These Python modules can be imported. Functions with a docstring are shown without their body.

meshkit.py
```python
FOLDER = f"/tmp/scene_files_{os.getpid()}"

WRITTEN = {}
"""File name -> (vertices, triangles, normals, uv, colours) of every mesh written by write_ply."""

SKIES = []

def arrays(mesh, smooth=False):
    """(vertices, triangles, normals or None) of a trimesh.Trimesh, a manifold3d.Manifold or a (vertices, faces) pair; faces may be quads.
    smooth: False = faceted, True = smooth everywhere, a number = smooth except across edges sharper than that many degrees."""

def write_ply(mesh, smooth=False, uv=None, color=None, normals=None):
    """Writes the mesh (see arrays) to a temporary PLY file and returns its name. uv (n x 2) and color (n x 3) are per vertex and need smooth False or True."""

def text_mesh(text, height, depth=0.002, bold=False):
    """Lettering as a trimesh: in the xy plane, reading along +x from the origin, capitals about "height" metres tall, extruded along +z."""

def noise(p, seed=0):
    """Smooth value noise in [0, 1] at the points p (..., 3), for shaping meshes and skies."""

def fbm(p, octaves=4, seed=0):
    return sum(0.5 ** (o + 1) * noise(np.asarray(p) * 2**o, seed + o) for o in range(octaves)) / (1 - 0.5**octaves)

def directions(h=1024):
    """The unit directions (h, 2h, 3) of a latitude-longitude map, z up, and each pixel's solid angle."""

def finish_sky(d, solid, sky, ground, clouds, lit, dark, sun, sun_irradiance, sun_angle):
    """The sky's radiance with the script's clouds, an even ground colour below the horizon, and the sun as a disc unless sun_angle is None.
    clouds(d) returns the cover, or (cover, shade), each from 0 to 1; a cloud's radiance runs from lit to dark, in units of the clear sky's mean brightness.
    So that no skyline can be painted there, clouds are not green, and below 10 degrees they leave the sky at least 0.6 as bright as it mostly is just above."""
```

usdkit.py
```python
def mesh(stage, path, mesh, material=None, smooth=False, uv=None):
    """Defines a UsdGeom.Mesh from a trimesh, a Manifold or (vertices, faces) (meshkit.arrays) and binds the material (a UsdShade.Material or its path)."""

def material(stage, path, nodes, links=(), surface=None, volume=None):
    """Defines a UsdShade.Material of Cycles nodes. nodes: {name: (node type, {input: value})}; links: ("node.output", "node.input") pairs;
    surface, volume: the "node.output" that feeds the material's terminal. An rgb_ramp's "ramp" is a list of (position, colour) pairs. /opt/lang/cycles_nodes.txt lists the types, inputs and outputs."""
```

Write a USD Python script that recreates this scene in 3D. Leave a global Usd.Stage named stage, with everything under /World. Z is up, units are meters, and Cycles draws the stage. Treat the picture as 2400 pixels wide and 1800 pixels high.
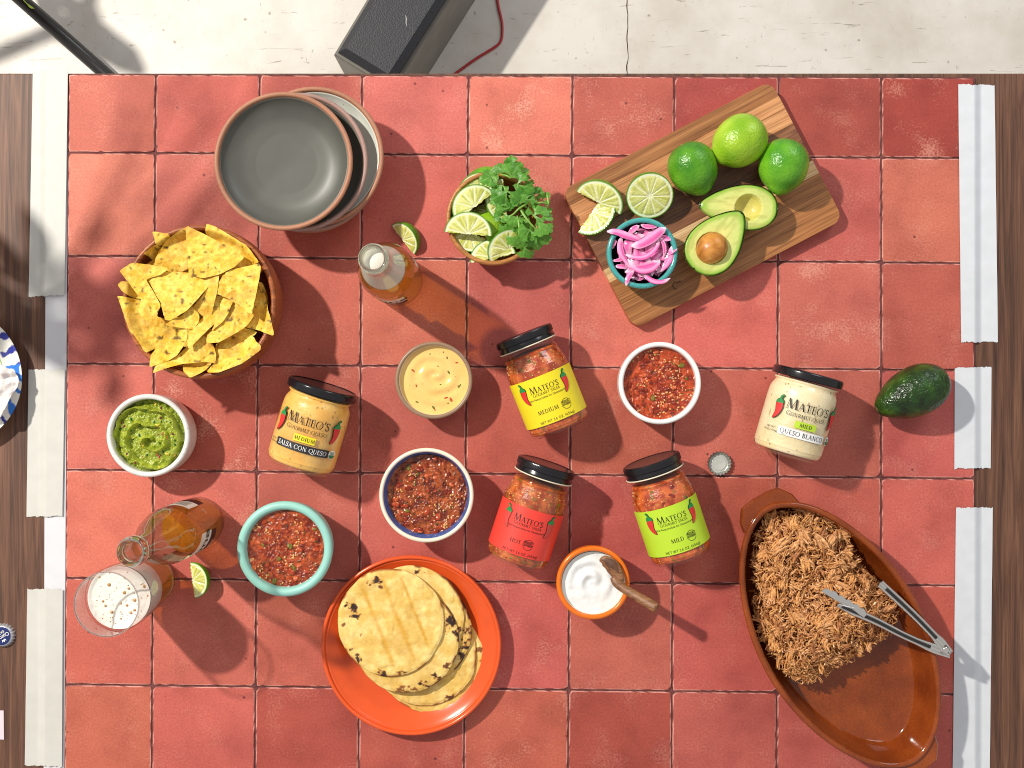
import math, random
import numpy as np, trimesh, shapely
from shapely.geometry import Polygon, Point, LineString, box as sbox
from shapely import affinity
from shapely.ops import unary_union
import usdkit, meshkit
from pxr import Usd, UsdGeom, UsdLux, UsdShade, Gf, Sdf, Vt

stage = Usd.Stage.CreateInMemory()
UsdGeom.SetStageUpAxis(stage, "Z"); UsdGeom.SetStageMetersPerUnit(stage, 1.0)
world = UsdGeom.Xform.Define(stage, "/World"); stage.SetDefaultPrim(world.GetPrim())
PI = math.pi
H = 1.35            # camera height above the table top
SC = 0.0005         # metres per photo pixel (2400 wide) on the table top

# ------------------------------------------------------------------ camera
cam = UsdGeom.Camera.Define(stage, "/World/camera")
cam.CreateFocalLengthAttr(40.5); cam.CreateHorizontalApertureAttr(36.0); cam.CreateVerticalApertureAttr(27.0)
cam.CreateClippingRangeAttr(Gf.Vec2f(0.05, 50.0))
UsdGeom.Xformable(cam).AddTranslateOp().Set(Gf.Vec3d(0, 0, H))
cam.CreateExposureAttr(0.22)

# ------------------------------------------------------------------ light (studio: one hard lamp, unseen soft light, even room light)
usdkit.material(stage, "/World/Looks/room_fill", {"b": ("background_shader", {"color": (1.0, 0.965, 0.95), "strength": 0.41})}, surface="b.background")
dome = UsdLux.DomeLight.Define(stage, "/World/room_light"); dome.CreateIntensityAttr(1.0)
UsdShade.MaterialBindingAPI.Apply(dome.GetPrim()).Bind(UsdShade.Material.Get(stage, "/World/Looks/room_fill"))
LAMP = (-2.1, 1.42, 2.6)
lamp = UsdLux.SphereLight.Define(stage, "/World/key_lamp")
lamp.CreateRadiusAttr(0.06); lamp.CreateNormalizeAttr(True); lamp.CreateIntensityAttr(162.0)
lamp.CreateColorAttr(Gf.Vec3f(1.0, 0.945, 0.85))
UsdGeom.Xformable(lamp).AddTranslateOp().Set(Gf.Vec3d(*LAMP))
soft = UsdLux.RectLight.Define(stage, "/World/unseen_soft_light")  # out of view, placed to light the floor and the right side
soft.CreateWidthAttr(1.1); soft.CreateHeightAttr(1.1); soft.CreateNormalizeAttr(True); soft.CreateIntensityAttr(6.0)
soft.CreateColorAttr(Gf.Vec3f(0.90, 0.95, 1.0))
_sx = UsdGeom.Xformable(soft); _sx.AddTranslateOp().Set(Gf.Vec3d(1.6, 2.3, 1.7)); _sx.AddRotateXYZOp().Set(Gf.Vec3f(-52, 0, -35))

# ------------------------------------------------------------------ helpers
def W(u, v, z=0.0):
    k = SC * (H - z) / H
    return np.array([(u - 1200) * k, (900 - v) * k, z])
def mpx(n, z=0.0): return n * SC * (H - z) / H
def S(r, g, b):
    c = np.array([r, g, b], float) / 255
    return tuple(np.where(c <= 0.04045, c / 12.92, ((c + 0.055) / 1.055) ** 2.4))
def lerp(a, b, t): return a + (b - a) * t
def mixc(a, b, t):
    t = np.clip(np.asarray(t), 0, 1)[..., None]; return np.asarray(a) * (1 - t) + np.asarray(b) * t
def sst(a, b, x):
    t = np.clip((np.asarray(x) - a) / (b - a), 0, 1); return t * t * (3 - 2 * t)
fbm, vnoise = meshkit.fbm, meshkit.noise
_names = {}
def numbered(parent, name):
    k = (str(parent), name); n = _names.get(k, -1) + 1; _names[k] = n
    return name if n == 0 else f"{name}_{n:03d}"
def keys(prim, label=None, cat=None, group=None, kind=None):
    for k, x in (("label", label), ("category", cat), ("group", group), ("kind", kind)):
        if x: prim.SetCustomDataByKey(k, x)
def thing(name, label, cat, loc=(0, 0, 0), rotz=0.0, group=None, kind=None):
    x = UsdGeom.Xform.Define(stage, "/World/" + numbered("/World", name))
    x.AddTranslateOp().Set(Gf.Vec3d(*map(float, loc)))
    if rotz: x.AddRotateZOp().Set(math.degrees(rotz))
    keys(x.GetPrim(), label, cat, group, kind)
    return x.GetPrim()
def group_part(name, parent, label=None):
    x = UsdGeom.Xform.Define(stage, str(parent.GetPath()) + "/" + numbered(parent.GetPath(), name)); keys(x.GetPrim(), label); return x.GetPrim()
def part(name, vf, mat, parent=None, smooth=True, col=None, label=None, kind=None, cat=None, group=None):
    base = "/World" if parent is None else str(parent.GetPath())
    path = base + "/" + numbered(base, name)
    v, f = np.asarray(vf[0], float), np.asarray(vf[1], int)
    if f.shape[1] == 4: f = np.vstack([f[:, [0, 1, 2]], f[:, [0, 2, 3]]])
    t = v[f]; a2 = np.linalg.norm(np.cross(t[:, 1] - t[:, 0], t[:, 2] - t[:, 0]), axis=1)
    f = f[a2 > 1e-14]
    used = np.unique(f)
    if len(used) < len(v):
        re = np.full(len(v), -1); re[used] = np.arange(len(used)); v, f = v[used], re[f]
        if col is not None and np.ndim(col) == 2: col = np.asarray(col)[used]
    m = usdkit.mesh(stage, path, (v, f), mat, smooth=smooth if col is None else (True if smooth else False))
    if col is not None:
        c = np.asarray(col, np.float32)
        if c.ndim == 1: c = np.repeat(c[None], len(v), 0)
        UsdGeom.PrimvarsAPI(m).CreatePrimvar("col", Sdf.ValueTypeNames.Color3fArray, "vertex").Set(Vt.Vec3fArray.FromNumpy(np.clip(c, 0, 1)))
    keys(m.GetPrim(), label, cat, group, kind)
    return m.GetPrim()
def cat(*ms):
    ms = [m for m in ms if m is not None]; vs, fs, n = [], [], 0
    for m in ms:
        f = np.asarray(m[1], int)
        if f.shape[1] == 4: f = np.vstack([f[:, [0, 1, 2]], f[:, [0, 2, 3]]])
        vs.append(np.asarray(m[0], float)); fs.append(f + n); n += len(m[0])
    return np.vstack(vs), np.vstack(fs)
def move(m, d): return np.asarray(m[0]) + np.asarray(d), m[1]
def Rx(a): c, s = math.cos(a), math.sin(a); return np.array([[1, 0, 0], [0, c, -s], [0, s, c]])
def Ry(a): c, s = math.cos(a), math.sin(a); return np.array([[c, 0, s], [0, 1, 0], [-s, 0, c]])
def Rz(a): c, s = math.cos(a), math.sin(a); return np.array([[c, -s, 0], [s, c, 0], [0, 0, 1]])
def rot(m, R): return np.asarray(m[0]) @ R.T, m[1]
def grid_faces(nu, nv, wrap_u=False, wrap_v=False):
    i, j = np.meshgrid(np.arange(nu if wrap_u else nu - 1), np.arange(nv if wrap_v else nv - 1), indexing="ij")
    i2, j2 = (i + 1) % nu, (j + 1) % nv
    return np.stack([(i * nv + j), (i2 * nv + j), (i2 * nv + j2), (i * nv + j2)], -1).reshape(-1, 4)
def chaikin(p, k=2, closed=False):
    p = np.asarray(p, float)
    for _ in range(k):
        a, b = (p, np.roll(p, -1, 0)) if closed else (p[:-1], p[1:])
        q = np.stack([a * .75 + b * .25, a * .25 + b * .75], 1).reshape(-1, p.shape[1])
        p = q if closed else np.vstack([p[:1], q, p[-1:]])
    return p
def catmull(p, n=8):
    p = np.asarray(p, float); q = np.vstack([2 * p[0] - p[1], p, 2 * p[-1] - p[-2]]); out = []
    for i in range(1, len(q) - 2):
        for t in np.linspace(0, 1, n, endpoint=False):
            a, b, c, d = q[i - 1:i + 3]
            out.append(0.5 * ((2 * b) + (c - a) * t + (2 * a - 5 * b + 4 * c - d) * t * t + (3 * b - a - 3 * c + d) * t ** 3))
    return np.vstack(out + [p[-1]])
def lathe(prof, n=72):
    """Revolves (r, z) points; going up on the outside gives outward faces."""
    prof = np.asarray(prof, float); a = np.linspace(0, 2 * PI, n, endpoint=False)
    v = np.stack([prof[:, None, 0] * np.cos(a), prof[:, None, 0] * np.sin(a), np.repeat(prof[:, 1:2], n, 1)], -1).reshape(-1, 3)
    f = grid_faces(len(prof), n, wrap_v=True)
    return v, f[:, ::-1]
def tube(path, rad, n=8, flat=1.0, caps=True, up=None):
    path = np.asarray(path, float); k = len(path); rad = np.broadcast_to(np.asarray(rad, float), (k,))
    t = np.gradient(path, axis=0); t /= np.maximum(np.linalg.norm(t, axis=1, keepdims=True), 1e-12)
    a = np.array([0, 0, 1.0]) if up is None else np.asarray(up, float)
    if abs(t[0] @ a) > 0.95: a = np.array([1.0, 0, 0])
    vs = []; b = np.cross(t[0], a)
    for i in range(k):
        b = b - (b @ t[i]) * t[i]; b /= np.linalg.norm(b); c = np.cross(t[i], b); an = np.linspace(0, 2 * PI, n, endpoint=False)
        vs.append(path[i] + rad[i] * (np.cos(an)[:, None] * b + flat * np.sin(an)[:, None] * c))
    v = np.vstack(vs); f = grid_faces(k, n, wrap_v=True)[:, ::-1]; f = np.vstack([f[:, [0, 1, 2]], f[:, [0, 2, 3]]])
    if caps:
        v = np.vstack([v, path[:1], path[-1:]]); i = np.arange(n); j = (i + 1) % n
        f = np.vstack([f, np.stack([np.full(n, k * n), i, j], 1)[:, [0, 2, 1]], np.stack([np.full(n, k * n + 1), (k - 1) * n + j, (k - 1) * n + i], 1)[:, [0, 2, 1]]])
    tm = trimesh.Trimesh(v, f, process=False)
    return (v, f if tm.volume > 0 else f[:, ::-1])
def tri(poly):
    if poly.geom_type != "Polygon":
        return cat(*[tri(g) for g in poly.geoms if g.geom_type == "Polygon" and g.area > 1e-12])
    v, f = trimesh.creation.triangulate_polygon(poly, engine="earcut")
    f = np.asarray(f); a, b, c = v[f[:, 0]], v[f[:, 1]], v[f[:, 2]]
    flip = ((b - a)[:, 0] * (c - a)[:, 1] - (b - a)[:, 1] * (c - a)[:, 0]) < 0
    f[flip] = f[flip][:, ::-1]
    return np.asarray(v), f
def dense(v, f, size):
    v3 = np.column_stack([v, np.zeros(len(v))]) if v.shape[1] == 2 else v
    return trimesh.remesh.subdivide_to_size(v3, f, size, max_iter=12)
def fillpoly(poly, size):
    """Even triangulation of a polygon: a hexagonal lattice inside, its outline resampled."""
    from scipy.spatial import Delaunay
    n = max(12, int(poly.exterior.length / size)); b = np.array([poly.exterior.interpolate(t, normalized=True).coords[0] for t in np.linspace(0, 1, n, endpoint=False)])
    x0, y0, x1, y1 = poly.bounds; gx, gy = np.meshgrid(np.arange(x0, x1, size), np.arange(y0, y1, size * .866)); gx = gx + (np.arange(gx.shape[0]) % 2)[:, None] * size / 2
    k = shapely.contains_xy(poly.buffer(-size * .45), gx, gy); p = np.vstack([b, np.column_stack([gx[k], gy[k]])]); f = Delaunay(p).simplices
    c = p[f].mean(1); f = f[shapely.contains_xy(poly.buffer(1e-6), c[:, 0], c[:, 1])]; a = p[f]
    cr = (a[:, 1, 0] - a[:, 0, 0]) * (a[:, 2, 1] - a[:, 0, 1]) - (a[:, 1, 1] - a[:, 0, 1]) * (a[:, 2, 0] - a[:, 0, 0]); f[cr < 0] = f[cr < 0][:, ::-1]
    return p, f
def prism(poly, z0, z1, ch=0.0, bottom=True):
    """Prism of a simple polygon with a chamfer ch round the top."""
    p = np.asarray(shapely.geometry.polygon.orient(poly).exterior.coords)[:-1]; n = len(p)
    e = np.roll(p, -1, 0) - p; e /= np.maximum(np.linalg.norm(e, axis=1, keepdims=True), 1e-12)
    nn = np.stack([-e[:, 1], e[:, 0]], 1); m = nn + np.roll(nn, 1, 0); m /= np.maximum(np.linalg.norm(m, axis=1, keepdims=True), 1e-9)
    m /= np.maximum((m * nn).sum(1, keepdims=True), 0.4)
    rings = [(p, z0), (p, z1 - ch)] + ([(p + m * ch, z1)] if ch else [])
    v = np.vstack([np.column_stack([q, np.full(n, z)]) for q, z in rings]); i = np.arange(n); j = (i + 1) % n; f = []
    for r in range(len(rings) - 1):
        f.append(np.stack([r * n + i, r * n + j, (r + 1) * n + j], 1)); f.append(np.stack([r * n + i, (r + 1) * n + j, (r + 1) * n + i], 1))
    tv, tf = tri(Polygon(rings[-1][0])); out = [(v, np.vstack(f)), (np.column_stack([tv, np.full(len(tv), z1)]), tf)]
    if bottom:
        bv, bf = tri(Polygon(p)); out.append((np.column_stack([bv, np.full(len(bv), z0)]), bf[:, ::-1]))
    return cat(*out)
def rrect(w, h, r): return sbox(-w / 2 + r, -h / 2 + r, w / 2 - r, h / 2 - r).buffer(r, quad_segs=6)
def bxm(x0, x1, y0, y1, z0, z1, ch=0.001): return prism(sbox(x0, y0, x1, y1), z0, z1, ch)
def ellipsoid(a, b, c, nu=40, nv=24):
    th = np.linspace(0, PI, nv); ph = np.linspace(0, 2 * PI, nu, endpoint=False)
    v = np.stack([a * np.cos(th)[:, None] * np.ones(nu), b * np.sin(th)[:, None] * np.cos(ph), c * np.sin(th)[:, None] * np.sin(ph)], -1).reshape(-1, 3)
    return v, grid_faces(nv, nu, wrap_v=True)
def polar(nr, na, R=1.0):
    r = np.concatenate([[0.0005], np.linspace(0, 1, nr)[1:]]) * R; a = np.linspace(0, 2 * PI, na, endpoint=False)
    return r[:, None] * np.cos(a), r[:, None] * np.sin(a), grid_faces(nr, na, wrap_v=True)

# ------------------------------------------------------------------ materials
_mats = {}
def M(name, nodes, links, surface="p.BSDF"):
    if name not in _mats: _mats[name] = usdkit.material(stage, "/World/Looks/" + name, nodes, links, surface=surface)
    return _mats[name]
def plain(name, color, rough=0.5, var=0.12, scale=60, bump=0.0, bscale=400, **kw):
    """A colour with a little procedural variation and fine relief."""
    c = np.array(color)
    nodes = {"tc": ("texture_coordinate", {}), "n": ("noise_texture", {"scale": scale, "detail": 4.0, "roughness": 0.6}),
             "r": ("rgb_ramp", {"ramp": [(0.25, tuple(c * (1 - var))), (0.75, tuple(np.clip(c * (1 + var), 0, 1)))]}),
             "p": ("principled_bsdf", {"roughness": rough, **kw})}
    links = [("tc.object", "n.vector"), ("n.fac", "r.fac"), ("r.color", "p.base_color")]
    if bump:
        nodes["nb"] = ("noise_texture", {"scale": bscale, "detail": 3.0}); nodes["b"] = ("bump", {"strength": 1.0, "distance": bump})
        links += [("tc.object", "nb.vector"), ("nb.fac", "b.height"), ("b.normal", "p.normal")]
    return M(name, nodes, links)
def vcol(name, rough=0.5, grain=0.12, gscale=900, bump=0.0, bscale=500, **kw):
    """Colours come from the mesh (its own pigment), multiplied by a fine grain."""
    nodes = {"tc": ("texture_coordinate", {}), "a": ("attribute", {"attribute": "col"}),
             "n": ("noise_texture", {"scale": gscale, "detail": 3.0, "roughness": 0.7}),
             "r": ("rgb_ramp", {"ramp": [(0.3, (1 - grain,) * 3), (0.7, (1 + grain,) * 3)]}),
             "m": ("mix_color", {"blend_type": "multiply", "fac": 1.0, "use_clamp_result": True}),
             "p": ("principled_bsdf", {"roughness": rough, **kw})}
    links = [("tc.object", "n.vector"), ("n.fac", "r.fac"), ("a.color", "m.a"), ("r.color", "m.b"), ("m.result", "p.base_color")]
    if bump:
        nodes["nb"] = ("noise_texture", {"scale": bscale, "detail": 3.0}); nodes["b"] = ("bump", {"strength": 1.0, "distance": bump})
        links += [("tc.object", "nb.vector"), ("nb.fac", "b.height"), ("b.normal", "p.normal")]
    return M(name, nodes, links)
def wood(name, ramp, along="y", grain=90.0, stretch=0.06, rough=0.5, bump=0.0002, dist=1.5):
    sc = {"x": (stretch, 1, 1), "y": (1, stretch, 1)}[along]
    fine = {"x": (0.02, 1, 1), "y": (1, 0.02, 1)}[along]
    nodes = {"tc": ("texture_coordinate", {}), "mp": ("mapping", {"scale": sc}), "mf": ("mapping", {"scale": fine}),
             "n": ("noise_texture", {"scale": grain, "detail": 5.0, "roughness": 0.62, "distortion": dist}),
             "r": ("rgb_ramp", {"ramp": ramp}),
             "f": ("noise_texture", {"scale": 900.0, "detail": 2.0}), "fr": ("rgb_ramp", {"ramp": [(0.36, (0.62,) * 3), (0.55, (1.06,) * 3)]}),
             "m": ("mix_color", {"blend_type": "multiply", "fac": 0.75}), "b": ("bump", {"strength": 0.6, "distance": bump}),
             "p": ("principled_bsdf", {"roughness": rough})}
    return M(name, nodes, [("tc.object", "mp.vector"), ("tc.object", "mf.vector"), ("mp.vector", "n.vector"), ("mf.vector", "f.vector"), ("n.fac", "r.fac"), ("f.fac", "fr.fac"),
             ("r.color", "m.a"), ("fr.color", "m.b"), ("m.result", "p.base_color"), ("f.fac", "b.height"), ("b.normal", "p.normal")])
SCHLICK = {"lw": ("layer_weight", {"blend": 0.5}), "pw": ("math", {"math_type": "power", "value2": 5.0}), "ma": ("math", {"math_type": "multiply_add", "value2": 0.80, "value3": 0.045})}
SCHLINK = [("lw.facing", "pw.value1"), ("pw.value", "ma.value1"), ("ma.value", "x.fac")]
def pane(name, tint=(1, 1, 1), rough=0.03, gain=0.80, edge=1.0):
    """A thin clear sheet, the same from both sides: mostly transparent, mirroring more at a glancing angle."""
    e = tuple(np.array(tint) * edge)
    return M(name, {"t": ("transparent_bsdf", {}), "p3": ("math", {"math_type": "power", "value2": 3.0}), "tc": ("mix_color", {"a": tint, "b": e}), "g": ("glossy_bsdf", {"color": (1, 1, 1), "roughness": rough}), "x": ("mix_closure", {}), **SCHLICK, "ma": ("math", {"math_type": "multiply_add", "value2": gain, "value3": 0.045})},
             SCHLINK + [("lw.facing", "p3.value1"), ("p3.value", "tc.fac"), ("tc.result", "t.color"), ("t.BSDF", "x.closure1"), ("g.BSDF", "x.closure2")], surface="x.closure")
def glass(name, color=(1, 1, 1), ior=1.5, rough=0.0):
    return M(name, {"p": ("principled_bsdf", {"base_color": color, "roughness": rough, "transmission_weight": 1.0, "ior": ior})}, [])
def glaze(name, color, rough=0.25, speck=None, sscale=420, sthr=0.16, var=0.05):
    c = np.array(color)
    nodes = {"tc": ("texture_coordinate", {}), "n": ("noise_texture", {"scale": 45.0, "detail": 3.0}), "r": ("rgb_ramp", {"ramp": [(0.3, tuple(c * (1 - var))), (0.7, tuple(np.clip(c * (1 + var), 0, 1)))]}),
             "p": ("principled_bsdf", {"roughness": rough})}
    links = [("tc.object", "n.vector"), ("n.fac", "r.fac")]
    if speck is not None:
        nodes["v"] = ("voronoi_texture", {"scale": sscale, "randomness": 1.0}); nodes["w"] = ("noise_texture", {"scale": sscale * 0.8, "detail": 1.0})
        nodes["vr"] = ("rgb_ramp", {"ramp": [(sthr, (1, 1, 1)), (sthr + 0.05, (0, 0, 0))]}); nodes["wr"] = ("rgb_ramp", {"ramp": [(0.5, (0, 0, 0)), (0.56, (1, 1, 1))]})
        nodes["k"] = ("mix_color", {"blend_type": "multiply", "fac": 1.0}); nodes["bw"] = ("rgb_to_bw", {}); nodes["mx"] = ("mix_color", {"b": speck})
        links += [("tc.object", "v.vector"), ("tc.object", "w.vector"), ("v.distance", "vr.fac"), ("w.fac", "wr.fac"), ("vr.color", "k.a"), ("wr.color", "k.b"), ("k.result", "bw.color"), ("bw.val", "mx.fac"), ("r.color", "mx.a"), ("mx.result", "p.base_color")]
    else: links += [("r.color", "p.base_color")]
    return M(name, nodes, links)
black_print = plain("black_print", S(28, 22, 20), 0.5)

# ------------------------------------------------------------------ the floor
def floor_mat():
    nodes = {"g": ("geometry", {}), "n": ("noise_texture", {"scale": 5.0, "detail": 6.0, "roughness": 0.65}), "r": ("rgb_ramp", {"ramp": [(0.3, S(198, 190, 178)), (0.6, S(222, 217, 209))]}),
             "ms": ("mapping", {"scale": (1.0, 0.35, 1.0), "rotation": (0, 0, 0.6)}), "s": ("noise_texture", {"scale": 70.0, "detail": 8.0, "roughness": 0.8, "distortion": 2.0}), "sr": ("rgb_ramp", {"ramp": [(0.32, (0.25, 0.2, 0.14)), (0.385, (1, 1, 1))]}),
             "ms2": ("mapping", {"scale": (0.12, 1.0, 1.0), "rotation": (0, 0, -0.5)}), "s2": ("noise_texture", {"scale": 90.0, "detail": 5.0, "roughness": 0.7, "distortion": 1.0}), "sr2": ("rgb_ramp", {"ramp": [(0.31, (0.3, 0.25, 0.2)), (0.37, (1, 1, 1))]}),
             "m": ("mix_color", {"blend_type": "multiply", "fac": 0.8}), "m2": ("mix_color", {"blend_type": "multiply", "fac": 0.7}), "vo": ("voronoi_texture", {"scale": 26.0, "randomness": 1.0}), "vn": ("noise_texture", {"scale": 160.0, "detail": 3.0}), "va": ("math", {"math_type": "multiply_add", "value2": 0.22}), "vr": ("rgb_ramp", {"ramp": [(0.145, (0.42, 0.33, 0.24)), (0.19, (1, 1, 1))]}), "m3": ("mix_color", {"blend_type": "multiply", "fac": 0.75}), "b": ("bump", {"strength": 0.5, "distance": 0.002}), "p": ("principled_bsdf", {"roughness": 0.45})}
    return M("painted_floor", nodes, [("g.position", "n.vector"), ("g.position", "ms.vector"), ("ms.vector", "s.vector"), ("g.position", "ms2.vector"), ("ms2.vector", "s2.vector"), ("n.fac", "r.fac"), ("s.fac", "sr.fac"), ("s2.fac", "sr2.fac"),
             ("r.color", "m.a"), ("sr.color", "m.b"), ("m.result", "m2.a"), ("sr2.color", "m2.b"), ("g.position", "vo.vector"), ("g.position", "vn.vector"), ("vn.fac", "va.value1"), ("vo.distance", "va.value3"), ("va.value", "vr.fac"), ("m2.result", "m3.a"), ("vr.color", "m3.b"), ("m3.result", "p.base_color"), ("n.fac", "b.height"), ("b.normal", "p.normal")])
FZ = -0.75
fl = thing("floor", None, None, kind="structure")
seam_x = (1471 - 1200) * SC * (H - FZ) / H
rng = np.random.default_rng(5)
ys = np.linspace(-2.2, 3.2, 700)
wob = (fbm(np.stack([ys * 40, ys * 0, ys * 0], 1), 4, 3) - 0.5) * 0.009
for s in (-1, 1):
    xs = seam_x + s * 0.0009 + wob * (1 if s < 0 else 0.6)
    pts = np.column_stack([xs, ys]); far = np.array([[s * 3.4, 3.2], [s * 3.4, -2.2]])
    part("floor_slab", prism(Polygon(np.vstack([pts, far])), FZ - 0.03, FZ, 0.0), floor_mat(), fl, smooth=False)
part("seam_filler", bxm(seam_x - 0.03, seam_x + 0.03, -2.2, 3.2, FZ - 0.03, FZ - 0.004), plain("seam_dirt", S(150, 136, 116), 0.9, 0.4, 200), fl, smooth=False)

# ------------------------------------------------------------------ table, printed tile board, tape
walnut = wood("walnut_laminate", [(0.3, S(62, 38, 27)), (0.5, S(100, 66, 48)), (0.7, S(126, 87, 66))], "y", 110, 0.035, 0.55, 0.0001)
TT = -0.0045                                             # table top surface; the tile board lies on it
tbl = thing("wooden_table", "walnut brown wood grain table under the red tile board", "table")
y_edge = (900 - 169.5) * SC
part("tabletop", bxm(-0.92, 0.92, -0.62, y_edge, TT - 0.03, TT, 0.0012), walnut, tbl, smooth=False)
for sx in (-1, 1):
    for yy in (-0.5, 0.22):
        part("leg", bxm(sx * 0.82 - 0.025, sx * 0.82 + 0.025, yy - 0.025, yy + 0.025, FZ, TT - 0.03, 0.001), plain("leg_metal", (0.03, 0.03, 0.03), 0.4), tbl, smooth=False)
bd = thing("tile_board", "backdrop board of square terracotta red tiles with white left border", "backdrop")
part("backing_sheet", prism(Polygon([W(108, 174)[:2], W(157, 172)[:2], W(157, 1900)[:2], W(101, 1900)[:2], W(104, 1000)[:2]]), TT, -0.0012), plain("white_card", S(212, 213, 218), 0.6, 0.03), bd, smooth=False)
part("grout", prism(Polygon([W(159, 173)[:2], W(2285, 181)[:2], W(2285, 1900)[:2], W(149, 1900)[:2]]), TT, -0.0010), plain("dark_grout", S(104, 56, 54), 0.85, 0.7, 160, 0.0002, 900), bd, smooth=False)
gx_t = [160, 365, 609, 849, 1098, 1342, 1581, 1825, 2066, 2284]; gx_b = [150, 355, 597, 840, 1087, 1331, 1574, 1820, 2065, 2286]
gy_l = [173, 357, 600, 852, 1101, 1355, 1604, 1860]; gy_r = [182, 371, 617, 868, 1122, 1373, 1628, 1885]
tones = [[.55, .55, .5, .72, .85, .42, .25, .2, .22], [.75, .7, .45, .55, .7, .55, .5, .5, .62], [.66, .6, .5, .62, .5, .7, .66, .62, .45], [.62, .45, .42, .5, .5, .48, .55, .5, .6],
         [.7, .6, .45, .55, .5, .42, .5, .5, .55], [.55, .55, .5, .5, .55, .55, .5, .5, .5], [.55, .5, .3, .38, .45, .3, .5, .5, .4]]
scuff = {(0, 4): .8, (0, 5): .45, (0, 8): .5, (1, 4): .2, (2, 7): .5, (3, 1): .6, (3, 2): .3, (4, 1): .35, (5, 4): .3, (6, 4): .4, (2, 5): .25, (3, 5): .2, (4, 5): .25, (1, 5): .3}
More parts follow.
